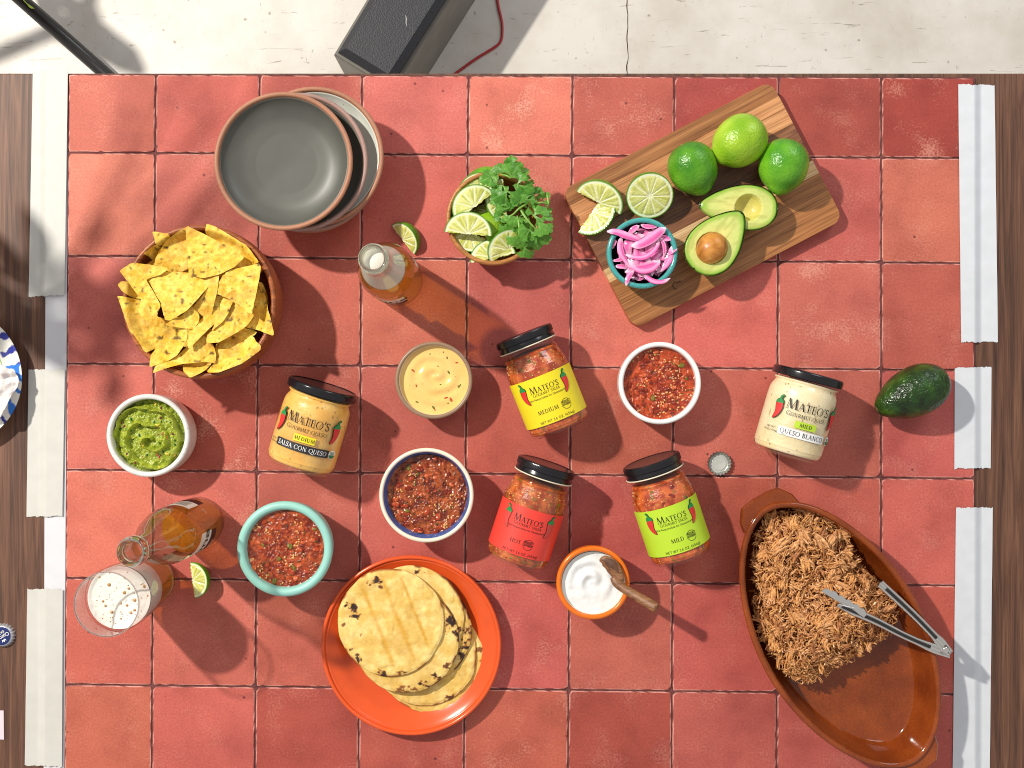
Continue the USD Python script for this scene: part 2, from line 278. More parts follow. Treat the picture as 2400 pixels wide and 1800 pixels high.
def tile_mat(k):
    nodes = {"g": ("geometry", {}), "a": ("attribute", {"attribute": "col"}),
             "c": ("noise_texture", {"scale": 17.0, "detail": 5.0, "roughness": 0.55}), "cr": ("rgb_ramp", {"ramp": [(0.25, (0.76, 0.67, 0.67)), (0.5, (1, 1, 1)), (0.75, (1.14, 1.22, 1.2))]}),
             "f": ("noise_texture", {"scale": 420.0, "detail": 5.0, "roughness": 0.85}), "fr": ("rgb_ramp", {"ramp": [(0.30, (0.62, 0.54, 0.54)), (0.48, (0.98, 0.97, 0.97)), (0.55, (1.02, 1.04, 1.04)), (0.74, (1.36, 1.6, 1.62))]}),
             "m1": ("mix_color", {"blend_type": "multiply", "fac": 1.0}), "m2": ("mix_color", {"blend_type": "multiply", "fac": 0.9}),
             "sn": ("noise_texture", {"scale": 420.0, "detail": 6.0, "roughness": 0.78}), "sb": ("noise_texture", {"scale": 24.0, "detail": 3.0}),
             "sm": ("math", {"math_type": "multiply"}), "sr": ("rgb_ramp", {"ramp": [(0.285, (0, 0, 0)), (0.40, (0.85,) * 3)]}), "sw": ("math", {"math_type": "multiply", "value2": float(k)}),
             "m3": ("mix_color", {"b": S(222, 158, 138)}),
             "d": ("voronoi_texture", {"scale": 30.0, "randomness": 1.0}), "dr": ("rgb_ramp", {"ramp": [(0.040, (0.34, 0.26, 0.28)), (0.058, (1, 1, 1))]}), "m4": ("mix_color", {"blend_type": "multiply", "fac": 0.9}),
             "b": ("bump", {"strength": 0.5, "distance": 0.00025}), "p": ("principled_bsdf", {"roughness": 0.62})}
    return M(f"tile_scuff_{int(k * 100)}", nodes, [("g.position", "c.vector"), ("g.position", "f.vector"), ("g.position", "sn.vector"), ("g.position", "sb.vector"), ("g.position", "d.vector"), ("c.fac", "cr.fac"), ("f.fac", "fr.fac"),
             ("a.color", "m1.a"), ("cr.color", "m1.b"), ("m1.result", "m2.a"), ("fr.color", "m2.b"), ("sn.fac", "sm.value1"), ("sb.fac", "sm.value2"), ("sm.value", "sr.fac"), ("sr.color", "sw.value1"), ("sw.value", "m3.fac"), ("m2.result", "m3.a"),
             ("d.distance", "dr.fac"), ("m3.result", "m4.a"), ("dr.color", "m4.b"), ("m4.result", "p.base_color"), ("sn.fac", "b.height"), ("b.normal", "p.normal")])
def gpt(i, j):
    t = j / 7; s = i / 9
    return np.array([lerp(gx_t[i], gx_b[i], t), lerp(gy_l[j], gy_r[j], s)])
rt = np.random.default_rng(11)
for j in range(7):
    for i in range(9):
        q = [gpt(i, j + 1), gpt(i + 1, j + 1), gpt(i + 1, j), gpt(i, j)]
        q = np.array([W(*p)[:2] for p in q]); gap = 0.0006
        # rounded, slightly wobbling outline
        poly = Polygon(q).buffer(-gap - 0.0009, join_style=2).buffer(0.0009, quad_segs=2)
        ring = poly.exterior; n = 72
        p = np.array([ring.interpolate(t, normalized=True).coords[0] for t in np.linspace(0, 1, n, endpoint=False)])
        cen = p.mean(0); d = p - cen; d /= np.linalg.norm(d, axis=1, keepdims=True)
        p += d * ((fbm(np.column_stack([p * 160, np.full(n, i * 9.1 + j)]), 4, 2) - 0.5) * 0.0011)[:, None]
        if Polygon(p).exterior.is_ccw is False: p = p[::-1]
        tone = (tones[j][i] - .52) * 1.5 + .52 + rt.uniform(-.08, .08)
        base = np.array(mixc(S(154, 60, 51), S(211, 111, 95), tone)); base = base * (1 + rt.uniform(-.1, .1, 3) * [.5, 1, 1])
        pale = np.array(S(228, 160, 146)); dark = np.array(S(112, 50, 46))
        vs, cs = [], []
        for kk, (ins, z, c) in enumerate([(0, TT + .0005, dark), (0, -.0007, dark), (.0008, -.0002, None), (.0019, 0, base), (.009, 0.00003, base)]):
            pp = p - (p - cen) / np.abs(p - cen).max(1, keepdims=True) * ins
            vs.append(np.column_stack([pp, np.full(n, z)]))
            if c is None:
                w = sst(.38, .56, fbm(np.column_stack([p * 200, np.full(n, 77 + i * 3 + j * 31)]), 3, 6)); c = mixc(dark * 1.25, pale, w)
            cs.append(np.broadcast_to(c, (n, 3)))
        v = np.vstack(vs + [[[*cen, 0.0]]]); c = np.vstack(cs + [base[None]])
        f = grid_faces(5, n, wrap_v=True)[:, ::-1]; f = np.vstack([f[:, [0, 1, 2]], f[:, [0, 2, 3]]]); ii = np.arange(n)
        f = np.vstack([f, np.stack([np.full(n, 5 * n), 4 * n + ii, 4 * n + (ii + 1) % n], 1)])
        part("tile", (v, f), tile_mat(scuff.get((j, i), 0.12) * 1.15 + .1), bd, col=c, smooth=True)

def tape_mat(name, c):
    nodes = {"g": ("geometry", {}), "w": ("wave_texture", {"wave_type": "bands", "bands_direction": "y", "scale": 260.0, "distortion": 2.5, "detail": 2.0}), "n": ("noise_texture", {"scale": 60.0, "detail": 4.0}),
             "r": ("rgb_ramp", {"ramp": [(0.3, tuple(np.array(c) * .93)), (0.7, c)]}), "b": ("bump", {"strength": 0.12, "distance": 0.0001}), "p": ("principled_bsdf", {"roughness": 0.55})}
    return M(name, nodes, [("g.position", "w.vector"), ("g.position", "n.vector"), ("n.fac", "r.fac"), ("r.color", "p.base_color"), ("w.fac", "b.height"), ("b.normal", "p.normal")])
tape_l, tape_r = tape_mat("tape_warm_lit", S(204, 203, 197)), tape_mat("tape_cool_lit", S(216, 220, 226))  # same white tape; warm and cool light tint painted into each side
def tape(label, quad, mat, step_x, seed):
    """A strip of cloth tape with torn ends, following the step from table up onto the board."""
    tl, tr, br, bl = [np.array(q, float) for q in quad]; r = np.random.default_rng(seed); n = 92; k = 9
    vs = []
    for a in range(k):
        t = a / (k - 1)
        jag = (fbm(np.column_stack([np.linspace(0, 14, n), np.full(n, seed), np.zeros(n)]), 3, seed) - .5) * 5.5 + r.uniform(-.7, .7, n)
        for b in range(n):
            s = b / (n - 1); p = lerp(lerp(tl, tr, s), lerp(bl, br, s), t)
            if a == 0: p[1] += jag[b]
            if a == k - 1: p[1] += jag[b]
            sx = np.interp(p[1], [0, 1800], [step_x[0], step_x[1]]); h = sst(-16, 3, (p[0] - sx) * (1 if step_x[2] else -1))
            z = TT + 0.0005 + (0.0006 - TT) * h
            vs.append(W(p[0], p[1], z))
    v = np.array(vs); f = grid_faces(k, n)[:, ::-1]
    low = v.copy(); low[:, 2] -= 0.00045
    return part("tape_strip", cat((v, f), (low, f[:, ::-1])), mat, None, label=label, cat="tape", group="white cloth tape strips holding down the tile board")
LS, RS = (108, 103, True), (2285, 2286, False)
tape("white cloth tape strip on the left edge, uppermost, overlapping the table edge", [(77, 164), (159, 164), (151, 691), (67, 696)], tape_l, LS, 1)
tape("white cloth tape strip on left edge, beside the blue patterned plate", [(67, 866), (152, 866), (146, 1210), (62, 1211)], tape_l, LS, 2)
tape("white cloth tape strip on left edge, lowest, beside the beer glass", [(64, 1381), (147, 1381), (145, 1797), (58, 1794)], tape_l, LS, 3)
tape("white cloth tape strip on right edge, uppermost, beside the cutting board", [(2246, 197), (2331, 199), (2339, 800), (2253, 802)], tape_r, RS, 4)
tape("short white cloth tape strip on right edge, beside the whole avocado", [(2238, 862), (2324, 860), (2322, 1097), (2237, 1098)], tape_r, RS, 5)
tape("long white cloth tape strip on right edge, beside the brown oval dish", [(2241, 1190), (2327, 1190), (2319, 1880), (2232, 1880)], tape_r, RS, 6)

# ------------------------------------------------------------------ things on the floor
stand_black = M("chipped_black_paint", {"tc": ("geometry", {}), "n": ("noise_texture", {"scale": 140.0, "detail": 4.0, "roughness": 0.7}), "r": ("rgb_ramp", {"ramp": [(0.27, S(190, 120, 70)), (0.30, S(34, 33, 33)), (0.7, S(44, 43, 42))]}), "p": ("principled_bsdf", {"roughness": 0.28})},
                [("tc.position", "n.vector"), ("n.fac", "r.fac"), ("r.color", "p.base_color")])
ls = thing("light_stand", "black metal stand leg with chipped paint crossing the pale floor", "light stand", W(142, 82, -0.70))
o = np.array(W(142, 82, -0.70))
hub = W(-330, -330, -0.40)
part("leg", tube([hub - o, W(45, -5, -0.68) - o, W(238, 165, -0.715) - o, W(420, 330, -0.738) - o], 0.0122, 16), stand_black, ls)
part("leg", tube([hub - o, hub + [-0.35, 0.30, -0.335] - o], 0.0122, 12), stand_black, ls)
part("leg", tube([hub - o, hub + [0.30, 0.42, -0.335] - o], 0.0122, 12), stand_black, ls)
def up_from(u, v, tt=.16): return lerp(W(u, v, FZ), np.array(LAMP), tt)
part("column", tube([hub + [0, 0, -0.1] - o, hub + [0, 0, 0.22] - o], 0.014, 14), stand_black, ls)
for pth, rad in (([(-60, 152), (150, 62)], .0125), ([(150, 62), (196, 66), (218, -40)], .0125), ([(150, 62), (215, 84), (300, 140), (335, 172)], (.024, .028, .022, .008))):  # braces out of view, placed to cast shadow bands on the floor
    part("unseen_brace", tube(np.array([up_from(*q) for q in pth]) - o, rad, 12), stand_black, ls)
part("unseen_brace", tube([hub - o, up_from(150, 62) - o], .010, 10), stand_black, ls)
chip = np.array(W(62, 22, -0.68)) - o
pd = (W(238, 165, -0.715) - W(45, -5, -0.68)); pd /= np.linalg.norm(pd); pn = np.array([pd[1], -pd[0], 0])
cv = [chip + pd * a - pn * b + [0, 0, c] for a, b, c in [(-.017, .0125, .0), (-.009, .0085, .0095), (.002, .0075, .0098), (.006, .0065, .0103), (.010, .0075, .0098), (.012, .0105, .0065), (.02, .0126, -.001)]]
part("paint_chip", (np.array(cv), np.array([[0, 2, 1], [0, 3, 2], [0, 4, 3], [0, 5, 4], [0, 6, 5]])), plain("green_underpaint", S(170, 196, 60), 0.5), ls, smooth=False)

bz = -0.56
bx = thing("metal_box", "black metal box with bumpy lid standing on the pale floor", "box", W(930, 60, FZ))
o = W(930, 60, FZ)
q = [W(787, 117, bz), W(905, 187, bz), W(1035, -20, bz), W(1110, -150, bz), W(935, -150, bz), W(860, 0, bz)]
lidp = Polygon([p[:2] - o[:2] for p in [W(790, 118, bz), W(915, 195, bz), W(1140, -160, bz), W(957, -160, bz)]])
blk = plain("textured_black_paint", S(44, 45, 51), 0.5, 0.15, 300, 0.0010, 420)
part("lid", prism(lidp.buffer(0), bz - 0.018 - FZ, bz - FZ, 0.011), blk, bx, smooth=False)
steel = plain("grey_steel_side", S(112, 108, 100), 0.4, 0.2, 25)
part("body", prism(lidp.buffer(0.006, join_style=2), 0, bz - 0.018 - FZ, 0.002), steel, bx, smooth=False)
sc_ = W(951, 48, bz) - o
part("scratch", tube([sc_ + [0, 0.009, .0002], sc_ + [0.001, 0.002, .0003], sc_ + [0.0005, -0.004, .0003], sc_ + [0.0018, -0.01, .0002]], [.0003, .0009, .0007, .0003], 5, 0.3), plain("bare_metal", S(190, 190, 185), 0.4), bx)

cp = [W(u, v, FZ + 0.003) for u, v in [(1160, -90), (1164, -20), (1168, 14), (1176, 50), (1177, 78), (1173, 97), (1160, 110), (1118, 136), (1077, 165), (1010, 215)]]
part("red_cord", tube(catmull(cp, 6), 0.0024, 8), plain("red_cable", S(176, 40, 46), 0.4), None, label="thin red cord bending across the pale floor beside the metal box", cat="cord")

# ------------------------------------------------------------------ bowls and plates
def bowl(name, label, u, v, rpx, h, prof, mat, wall, loc_z=0.0, inner=None, rim=None, rim_w=None, cat_="bowl", n=96):
    """prof: (share of the rim radius, share of the height) up the outside; the wall thickness follows inwards. Inner glaze and rim can be parts of their own."""
    c = W(u, v, h + loc_z); R = mpx(rpx, h + loc_z)
    t = thing(name, label, cat_, (c[0], c[1], loc_z))
    out = catmull([(a * R, b * h) for a, b in prof], 5)
    lip = [(R - wall / 2 + wall / 2 * math.cos(a), h - wall / 2 + wall / 2 * math.sin(a)) for a in np.linspace(0, PI, 9)]
    inn = [(max(r - wall, 0.0), max(z, wall * 1.0)) for r, z in out[::-1]] 
    inn = [p for p in inn if p[1] < h - wall * .6]
    inn.append((0.0, inn[-1][1]))
    body = np.vstack([[(0, 0)], out[:-1][out[:-1, 1] < h - wall * .6]])
    if inner is None and rim is None:
        part("body", lathe(np.vstack([body, lip, inn]), n), mat, t)
    else:
        part("body", lathe(np.vstack([body, [(R, h - wall * .55)], [(R - wall, h - wall * .55)]]), n), mat, t)
        part("rim", lathe(np.vstack([[(R - .0001, h - wall * .55)], lip, [(R - wall + .0001, h - wall * .55)]]), n), rim or mat, t)
        part("inside", lathe(np.vstack([[(R - wall, h - wall * .55)], inn]), n), inner or mat, t)
    return t, np.array([c[0], c[1], loc_z]), R
ROUND = [(.50, 0.0), (.66, .03), (.86, .25), (.97, .6), (1.0, 1.0)]
STRAIGHT = [(.80, 0.0), (.90, .04), (.965, .2), (.99, .6), (1.0, 1.0)]
chip_wood = wood("red_brown_bowl_wood", [(0.3, S(122, 62, 28)), (0.55, S(170, 94, 48)), (0.75, S(192, 112, 60))], "x", 120, 0.08, 0.38)
bowl("wooden_bowl", "large reddish brown wooden bowl heaped with tortilla chips", 466, 707, 181, 0.078, [(.62, 0.0), (.78, .03), (.93, .2), (1.0, .55), (1.0, 1.0)], chip_wood, 0.0062)
lime_wood = wood("light_bowl_wood", [(0.3, S(150, 92, 44)), (0.55, S(190, 128, 68)), (0.75, S(212, 152, 90))], "x", 140, 0.08, 0.42)
bowl("wooden_bowl", "small light brown wooden bowl holding lime wedges and cilantro", 1156, 511, 110.5, 0.050, ROUND, lime_wood, 0.0052)
white_speck = glaze("white_speckled_glaze", S(226, 225, 222), 0.2, S(70, 66, 62), 560, 0.17)
bowl("ceramic_bowl", "white speckled ceramic bowl filled with guacamole", 346, 1021, 98, 0.045, STRAIGHT, white_speck, 0.0060)
bowl("ceramic_bowl", "shallow white bowl with thin brown rim, filled with yellow cheese dip", 1016.5, 891, 91, 0.042, ROUND, glaze("brown_stoneware", S(128, 98, 76), 0.4, S(70, 50, 40), 900, .2), 0.0046, inner=glaze("cream_white_glaze", S(236, 230, 218), 0.2), rim=glaze("brown_rim_glaze", S(150, 122, 98), 0.35, S(90, 66, 50), 1200, .2))
bowl("ceramic_bowl", "plain glossy white bowl of salsa beside the queso blanco jar", 1547, 898, 97, 0.050, STRAIGHT, glaze("white_porcelain", S(238, 238, 236), 0.12), 0.0056)
bowl("ceramic_bowl", "cream rimmed bowl with blue inside, filled with dark salsa", 999.2, 1161, 111, 0.052, [(.6, 0.0), (.72, .04), (.85, .32), (.925, .66), (1.0, 1.0)], glaze("cream_glaze", S(234, 224, 204), 0.22, S(120, 90, 60), 300, .05), 0.0046, inner=glaze("blue_glaze", S(66, 98, 160), 0.22, S(40, 60, 110), 260, .2, .12))
mint = glaze("mint_matte", S(150, 206, 194), 0.42)
bowl("melamine_bowl", "mint green bowl with wide flat rim, filled with red salsa", 666, 1287.5, 112.5, 0.055, [(.7, 0.0), (.8, .03), (.92, .3), (.98, .8), (1.0, 1.0)], mint, 0.0098)
bowl("ceramic_bowl", "small bowl with bright orange rim, filled with sour cream", 1390.5, 1366.7, 86.5, 0.048, ROUND, glaze("orange_glaze", S(232, 116, 24), 0.22), 0.0058, inner=glaze("white_inner_glaze", S(238, 226, 206), 0.18))
BZ = 0.0155
tealsp = glaze("teal_speckled_glaze", S(70, 160, 158), 0.2, S(20, 42, 48), 620, 0.19)
bowl("ceramic_bowl", "small teal speckled bowl of pickled onions on the cutting board", 1505.5, 592.7, 83.5, 0.038, ROUND, tealsp, 0.0058, loc_z=BZ, inner=glaze("plum_glaze", S(64, 52, 68), 0.2), rim=tealsp)

def plate(label, u, v, rpx, z, h, matin, matrim, wall=0.0052, name="stoneware_plate", share=(.5, .68, .90)):
    c = W(u, v, z + h); R = mpx(rpx, z + h); t = thing(name, label, "plate", (c[0], c[1], z))
    out = catmull([(R * share[0], 0), (R * share[1], h * .05), (R * (share[1] + share[2]) / 2, h * .16), (R * share[2], h * .38), (R * .975, h * .7), (R, h)], 5)
    lip = [(R - wall / 2 + wall / 2 * math.cos(a), h - wall / 2 + wall / 2 * math.sin(a)) for a in np.linspace(0, PI, 9)]
    o2 = out[out[:, 1] < h - wall * .6]
    part("body", lathe(np.vstack([[(0, 0)], o2, [(R, h - wall * .5), (R - wall, h - wall * .5)]]), 112), matrim, t)
    part("rim", lathe(np.vstack([[(R - .0001, h - wall * .55)], lip, [(R - wall - .0012, h - wall * 1.0)]]), 112), matrim, t)
    inn = [(r - wall, zz * .86 + .0042) for r, zz in o2[::-1] if zz < h - wall]
    part("eating_surface", lathe(np.vstack([[(R - wall, h - wall * .7)], inn, [(0, .0042)]]), 112), matin, t)
grey_g = glaze("charcoal_glaze", S(86, 86, 80), 0.42, S(50, 50, 46), 700, 0.06)
clay1 = plain("brown_clay", S(172, 120, 92), 0.55, 0.1, 400, 0.0002, 900); clay2 = plain("mauve_clay", S(164, 132, 122), 0.5, 0.1, 400, 0.0002, 900)
white_g = glaze("pale_celadon_glaze", S(206, 210, 200), 0.25, S(90, 80, 70), 120, 0.03)
plate("lowest stoneware plate of the stack, only its edge showing", 723, 383, 163, 0.0, 0.022, white_g, clay1)
plate("second lowest plate of the stack with mauve brown edge", 728, 379, 163, 0.017, 0.022, grey_g, clay2)
plate("stoneware plate with pale white inside and wide brown rim, mid stack", 735, 366, 164, 0.036, 0.022, white_g, clay1)
plate("stoneware plate with mauve rim and dark inside, just below the top plate", 699, 379, 163, 0.046, 0.022, grey_g, clay2)
plate("top plate of the stack, charcoal grey with brown clay rim", 663.5, 377, 163, 0.060, 0.022, grey_g, clay1)
og = glaze("orange_red_glaze", S(226, 88, 38), 0.2)
plate("large bright orange plate holding a stack of corn tortillas", 963.5, 1513.5, 211.5, 0.0, 0.020, og, og, 0.0046, "dinner_plate", (.62, .70, .86))

# ------------------------------------------------------------------ food surfaces
def food(R, hfun, cfun, nr=60, na=180, dome=0.0):
    x, y, f = polar(nr, na, R); z = hfun(x, y) + dome * (1 - (np.hypot(x, y) / R) ** 2)
    v = np.stack([x, y, z], -1).reshape(-1, 3); c = cfun(x, y, z).reshape(-1, 3)
    return v, f, c
salsa_m = vcol("salsa_glossy", 0.12, 0.25, 700, 0.0005, 500, specular_ior_level=0.6)
chunk_m = [M("tomato_" + k, {"tc": ("texture_coordinate", {}), "n": ("noise_texture", {"scale": 500.0, "detail": 3.0}), "r": ("rgb_ramp", {"ramp": [(.35, a), (.65, b)]}), "p": ("principled_bsdf", {"roughness": 0.14})}, [("tc.object", "n.vector"), ("n.fac", "r.fac"), ("r.color", "p.base_color")])
           for k, a, b in (("dark", S(112, 30, 12), S(148, 48, 22)), ("red", S(150, 48, 22), S(182, 74, 36)), ("bright", S(182, 74, 38), S(206, 104, 58)), ("pepper", S(96, 84, 28), S(134, 120, 44)))]
seed_m = plain("tomato_seed", S(226, 176, 108), 0.2, 0.25, 900); herb_m = plain("chopped_herb", S(62, 66, 22), 0.3, 0.4, 900)
seedbit = ellipsoid(1, .72, .45, 6, 5)
def chunk(r, s):
    v, f = ellipsoid(1, .75, .36, 10, 7); d = 0.45 + 1.1 * fbm(v * 1.4 + r.uniform(0, 90, 3), 3, 1); return (v * d[:, None] * s) @ Rz(r.uniform(0, 6.3)).T @ Rx(r.uniform(-.5, .5)).T, f
def salsa(label, u, v, z, rpx, seed, dark=0.0):
    c = W(u, v, z); R = mpx(rpx, z); r = np.random.default_rng(seed); t = thing("salsa", label, "salsa", c)
    P = lambda x, y, s: np.stack([x * s, y * s, np.full_like(x, seed * 3.7)], -1)
    hf = lambda x, y: 0.0042 * (fbm(P(x, y, 130), 4, seed) - .5) + 0.0028 * (np.abs(fbm(P(x, y, 330), 3, seed + 5) - .5) * 2 - .3)
    def cf(x, y, zz):
        a = fbm(P(x, y, 150), 4, seed + 9); b = fbm(P(x, y, 420), 3, seed + 3)
        cc = mixc(S(126 - 22 * dark, 31, 10), S(194 - 30 * dark, 76, 32), sst(.3, .68, a)); cc = mixc(cc, np.array(S(206, 104, 46)), sst(.62, .75, b)[...] * .55); return cc
    vv, f, cc = food(R, hf, cf, 70, 200); part("sauce", (vv, f), salsa_m, t, col=cc)
    def spot():
        a, q = r.uniform(0, 2 * PI), math.sqrt(r.uniform(0, 1)) * R * .95; x, y = q * math.cos(a), q * math.sin(a); return x, y, float(hf(np.array([x]), np.array([y]))[0])
    for k in range(70):
        x, y, zz = spot(); s = r.uniform(.0015, .0044); w = r.choice(4, p=[.34, .36, .2, .1])
        part("tomato_chunk" if w < 3 else "pepper_chunk", move(chunk(r, s), (x, y, zz + .0002)), chunk_m[w], t)
    ss, hh = [], []
    for k in range(230):
        x, y, zz = spot()
        if fbm(np.array([x * 60, y * 60, seed * 1.0]), 2, 4) < .5: continue
        s = r.uniform(.0007, .0015); ss.append(move(rot((seedbit[0] * s, seedbit[1]), Rz(r.uniform(0, 6))), (x, y, zz + .0006)))
    for k in range(60):
        x, y, zz = spot(); s = r.uniform(.0007, .0018); hh.append(move(rot((seedbit[0] * s * [1, .6, .3], seedbit[1]), Rz(r.uniform(0, 6))), (x, y, zz + .0007)))
    part("tomato_seeds", cat(*ss), seed_m, t, kind="stuff"); part("herb_flecks", cat(*hh), herb_m, t, kind="stuff")
salsa("bright red chunky salsa in the plain white bowl", 1546, 899, 0.040, 87, 21)
salsa("dark chunky salsa in the blue lined cream bowl", 1000, 1161, 0.038, 95.5, 33, 1.0)
salsa("red chunky salsa in the mint green bowl", 668, 1286, 0.047, 93.5, 45, .5)

def swirl_food(name, label, u, v, z, rpx, hf, cf, mat, nr=80, na=240, cat_="dip"):
    c = W(u, v, z); R = mpx(rpx, z); t = thing(name, label, cat_, c); vv, f, cc = food(R, lambda x, y: hf(x / R, y / R), cf, nr, na)
    part("dip_surface", (vv, f), mat, t, col=cc); return t, R, (lambda x, y: float(hf(np.array([x / R]), np.array([y / R]))[0]))
def guac_h(x, y):
    wx = x + .35 * (fbm(np.stack([x * 2, y * 2, x * 0], -1), 3, 4) - .5); wy = y + .35 * (fbm(np.stack([x * 2, y * 2, x * 0 + 9], -1), 3, 8) - .5)
    r = np.hypot(wx, wy + .12); a = np.arctan2(wy + .12, wx); s = r * 2.5 - a / (2 * PI) * 1.0; w = np.abs((s % 1) - .5) * 2
    ridge = np.where(w > .62, (w - .62) / .38, 0) ** 1.4
    lump = fbm(np.stack([x * 9, y * 9, x * 0 + 2], -1), 4, 6); rough = fbm(np.stack([x * 22, y * 22, x * 0 + 5], -1), 3, 7)
    edge = sst(.72, 1.0, np.hypot(x, y))
    return 0.0095 * ridge * (0.55 + .6 * lump) + 0.005 * (lump - .5) + 0.0028 * (rough - .5) * (.5 + edge) - .004 * edge
t, R, hf = swirl_food("guacamole", "swirled green guacamole with herb and onion flecks in the speckled bowl", 348, 1022, 0.0355, 86, guac_h,
    lambda x, y, z: mixc(mixc(S(124, 140, 28), S(172, 184, 62), sst(-.003, .004, z)), np.array(S(184, 190, 76)), sst(.55, .75, fbm(np.stack([x * 240, y * 240, z * 0], -1), 3, 2)) * .6), vcol("guacamole_mash", 0.24, 0.14, 600, 0.0005, 420), 110, 320)
r = np.random.default_rng(8)
for k, (nm, n, colr, s0, s1) in enumerate([("cilantro_piece", 22, S(28, 84, 24), .0014, .0028), ("red_onion_piece", 12, S(116, 34, 34), .0012, .0024), ("tomato_piece", 7, S(186, 84, 60), .0012, .0022), ("pepper_piece", 7, S(222, 190, 60), .0016, .003)]):
    m_ = plain(nm, colr, 0.25, 0.3, 600)
    for q in range(n):
        a, d = r.uniform(0, 6.28), math.sqrt(r.uniform(0, 1)) * R * .92; x, y = d * math.cos(a), d * math.sin(a); s = r.uniform(s0, s1)
        part(nm, move(rot((ellipsoid(1, .55, .35, 7, 5)[0] * s, ellipsoid(1, .55, .35, 7, 5)[1]), Rz(r.uniform(0, 6))), (x, y, hf(x, y) + .0002)), m_, t)
def queso_h(x, y):
    wx = x + .2 * (fbm(np.stack([x * 1.6, y * 1.6, x * 0], -1), 2, 4) - .5); wy = y - .15; r = np.hypot(wx * .9, wy); a = np.arctan2(wy, wx)
    s = r * 2.6 - a / (2 * PI); return 0.0009 * np.sin(s * 2 * PI) * sst(1.0, .5, np.hypot(x, y)) + 0.0012 * (fbm(np.stack([x * 3, y * 3, x * 0], -1), 3, 1) - .5)
t, R, hf = swirl_food("cheese_dip", "smooth yellow cheese dip with pepper flecks in the brown rimmed bowl", 1017, 892, 0.0345, 82, queso_h,
    lambda x, y, z: mixc(S(236, 190, 108), S(242, 204, 128), fbm(np.stack([x * 60, y * 60, z * 0], -1), 3, 2)), vcol("cheese_sauce", 0.16, 0.02, 600))
for k, (nm, n, colr) in enumerate([("herb_piece", 9, S(104, 104, 40)), ("red_pepper_piece", 8, S(190, 84, 44)), ("black_pepper_fleck", 22, S(70, 54, 30))]):
    m_ = plain(nm, colr, 0.25, 0.3, 600)
    for q in range(n):
        a, d = r.uniform(0, 6.28), math.sqrt(r.uniform(0, 1)) * R * .9; x, y = d * math.cos(a), d * math.sin(a); s = r.uniform(.0012, .003) if k < 2 else r.uniform(.0003, .0006)
        part(nm, move(rot((ellipsoid(1, .5, .22, 7, 5)[0] * s, ellipsoid(1, .5, .22, 7, 5)[1]), Rz(r.uniform(0, 6))), (x, y, hf(x, y) + .0001)), m_, t)
def cream_h(x, y):
    r = np.hypot(x + .05, y - .05); a = np.arctan2(y - .05, x + .05); s = r * 2.2 - a / (2 * PI); w = (s % 1)
    return 0.0022 * np.sin(2 * PI * s) * np.abs(np.sin(a * .5 + .6)) * sst(1.0, .45, np.hypot(x, y)) + .0030 * (fbm(np.stack([x * 2.5, y * 2.5, x * 0], -1), 3, 3) - .5)
t, R, hf = swirl_food("sour_cream", "white sour cream swirled in the small orange rimmed bowl", 1391, 1367, 0.0405, 74, cream_h, lambda x, y, z: np.broadcast_to(S(234, 235, 234), x.shape + (3,)), vcol("sour_cream_white", 0.22, 0.01, 300), cat_="sour cream")

# wooden spoon lying in the sour cream
sw = wood("carved_spoon_wood", [(0.3, S(94, 58, 34)), (0.55, S(138, 92, 56)), (0.75, S(170, 120, 78))], "x", 160, 0.1, 0.45)
tip, neck, end = W(1405, 1313, .047), W(1452, 1372, .056), W(1541, 1426, .075)
t = thing("wooden_spoon", "small carved dark wooden spoon resting in the sour cream", "spoon", tuple(neck))
o = neck
part("handle", tube(catmull(np.array([W(1436, 1352, .052), neck, W(1490, 1396, .064), W(1527, 1418, .072), end]) - o, 5), np.interp(np.linspace(0, 1, 21), [0, .12, .35, .8, .93, 1], [.0035, .0052, .0052, .0062, .0062, .0028]), 12, .62), sw, t)
hp = catmull(np.array([tip, W(1416, 1314, .048), W(1432, 1324, .049), W(1446, 1344, .051), W(1452, 1364, .054)]) - o, 6); k = len(hp)
part("head", tube(hp, np.interp(np.linspace(0, 1, k), [0, .25, .6, 1], [.0012, .0062, .0085, .005]), 14, .42), sw, t)
part("hollow", tube(hp[3:-3] + [0.0008, 0.0006, .0022], np.interp(np.linspace(0, 1, k - 6), [0, .5, 1], [.001, .0058, .001]), 12, .35), plain("spoon_hollow", S(92, 58, 38), 0.5, .2, 300), t)

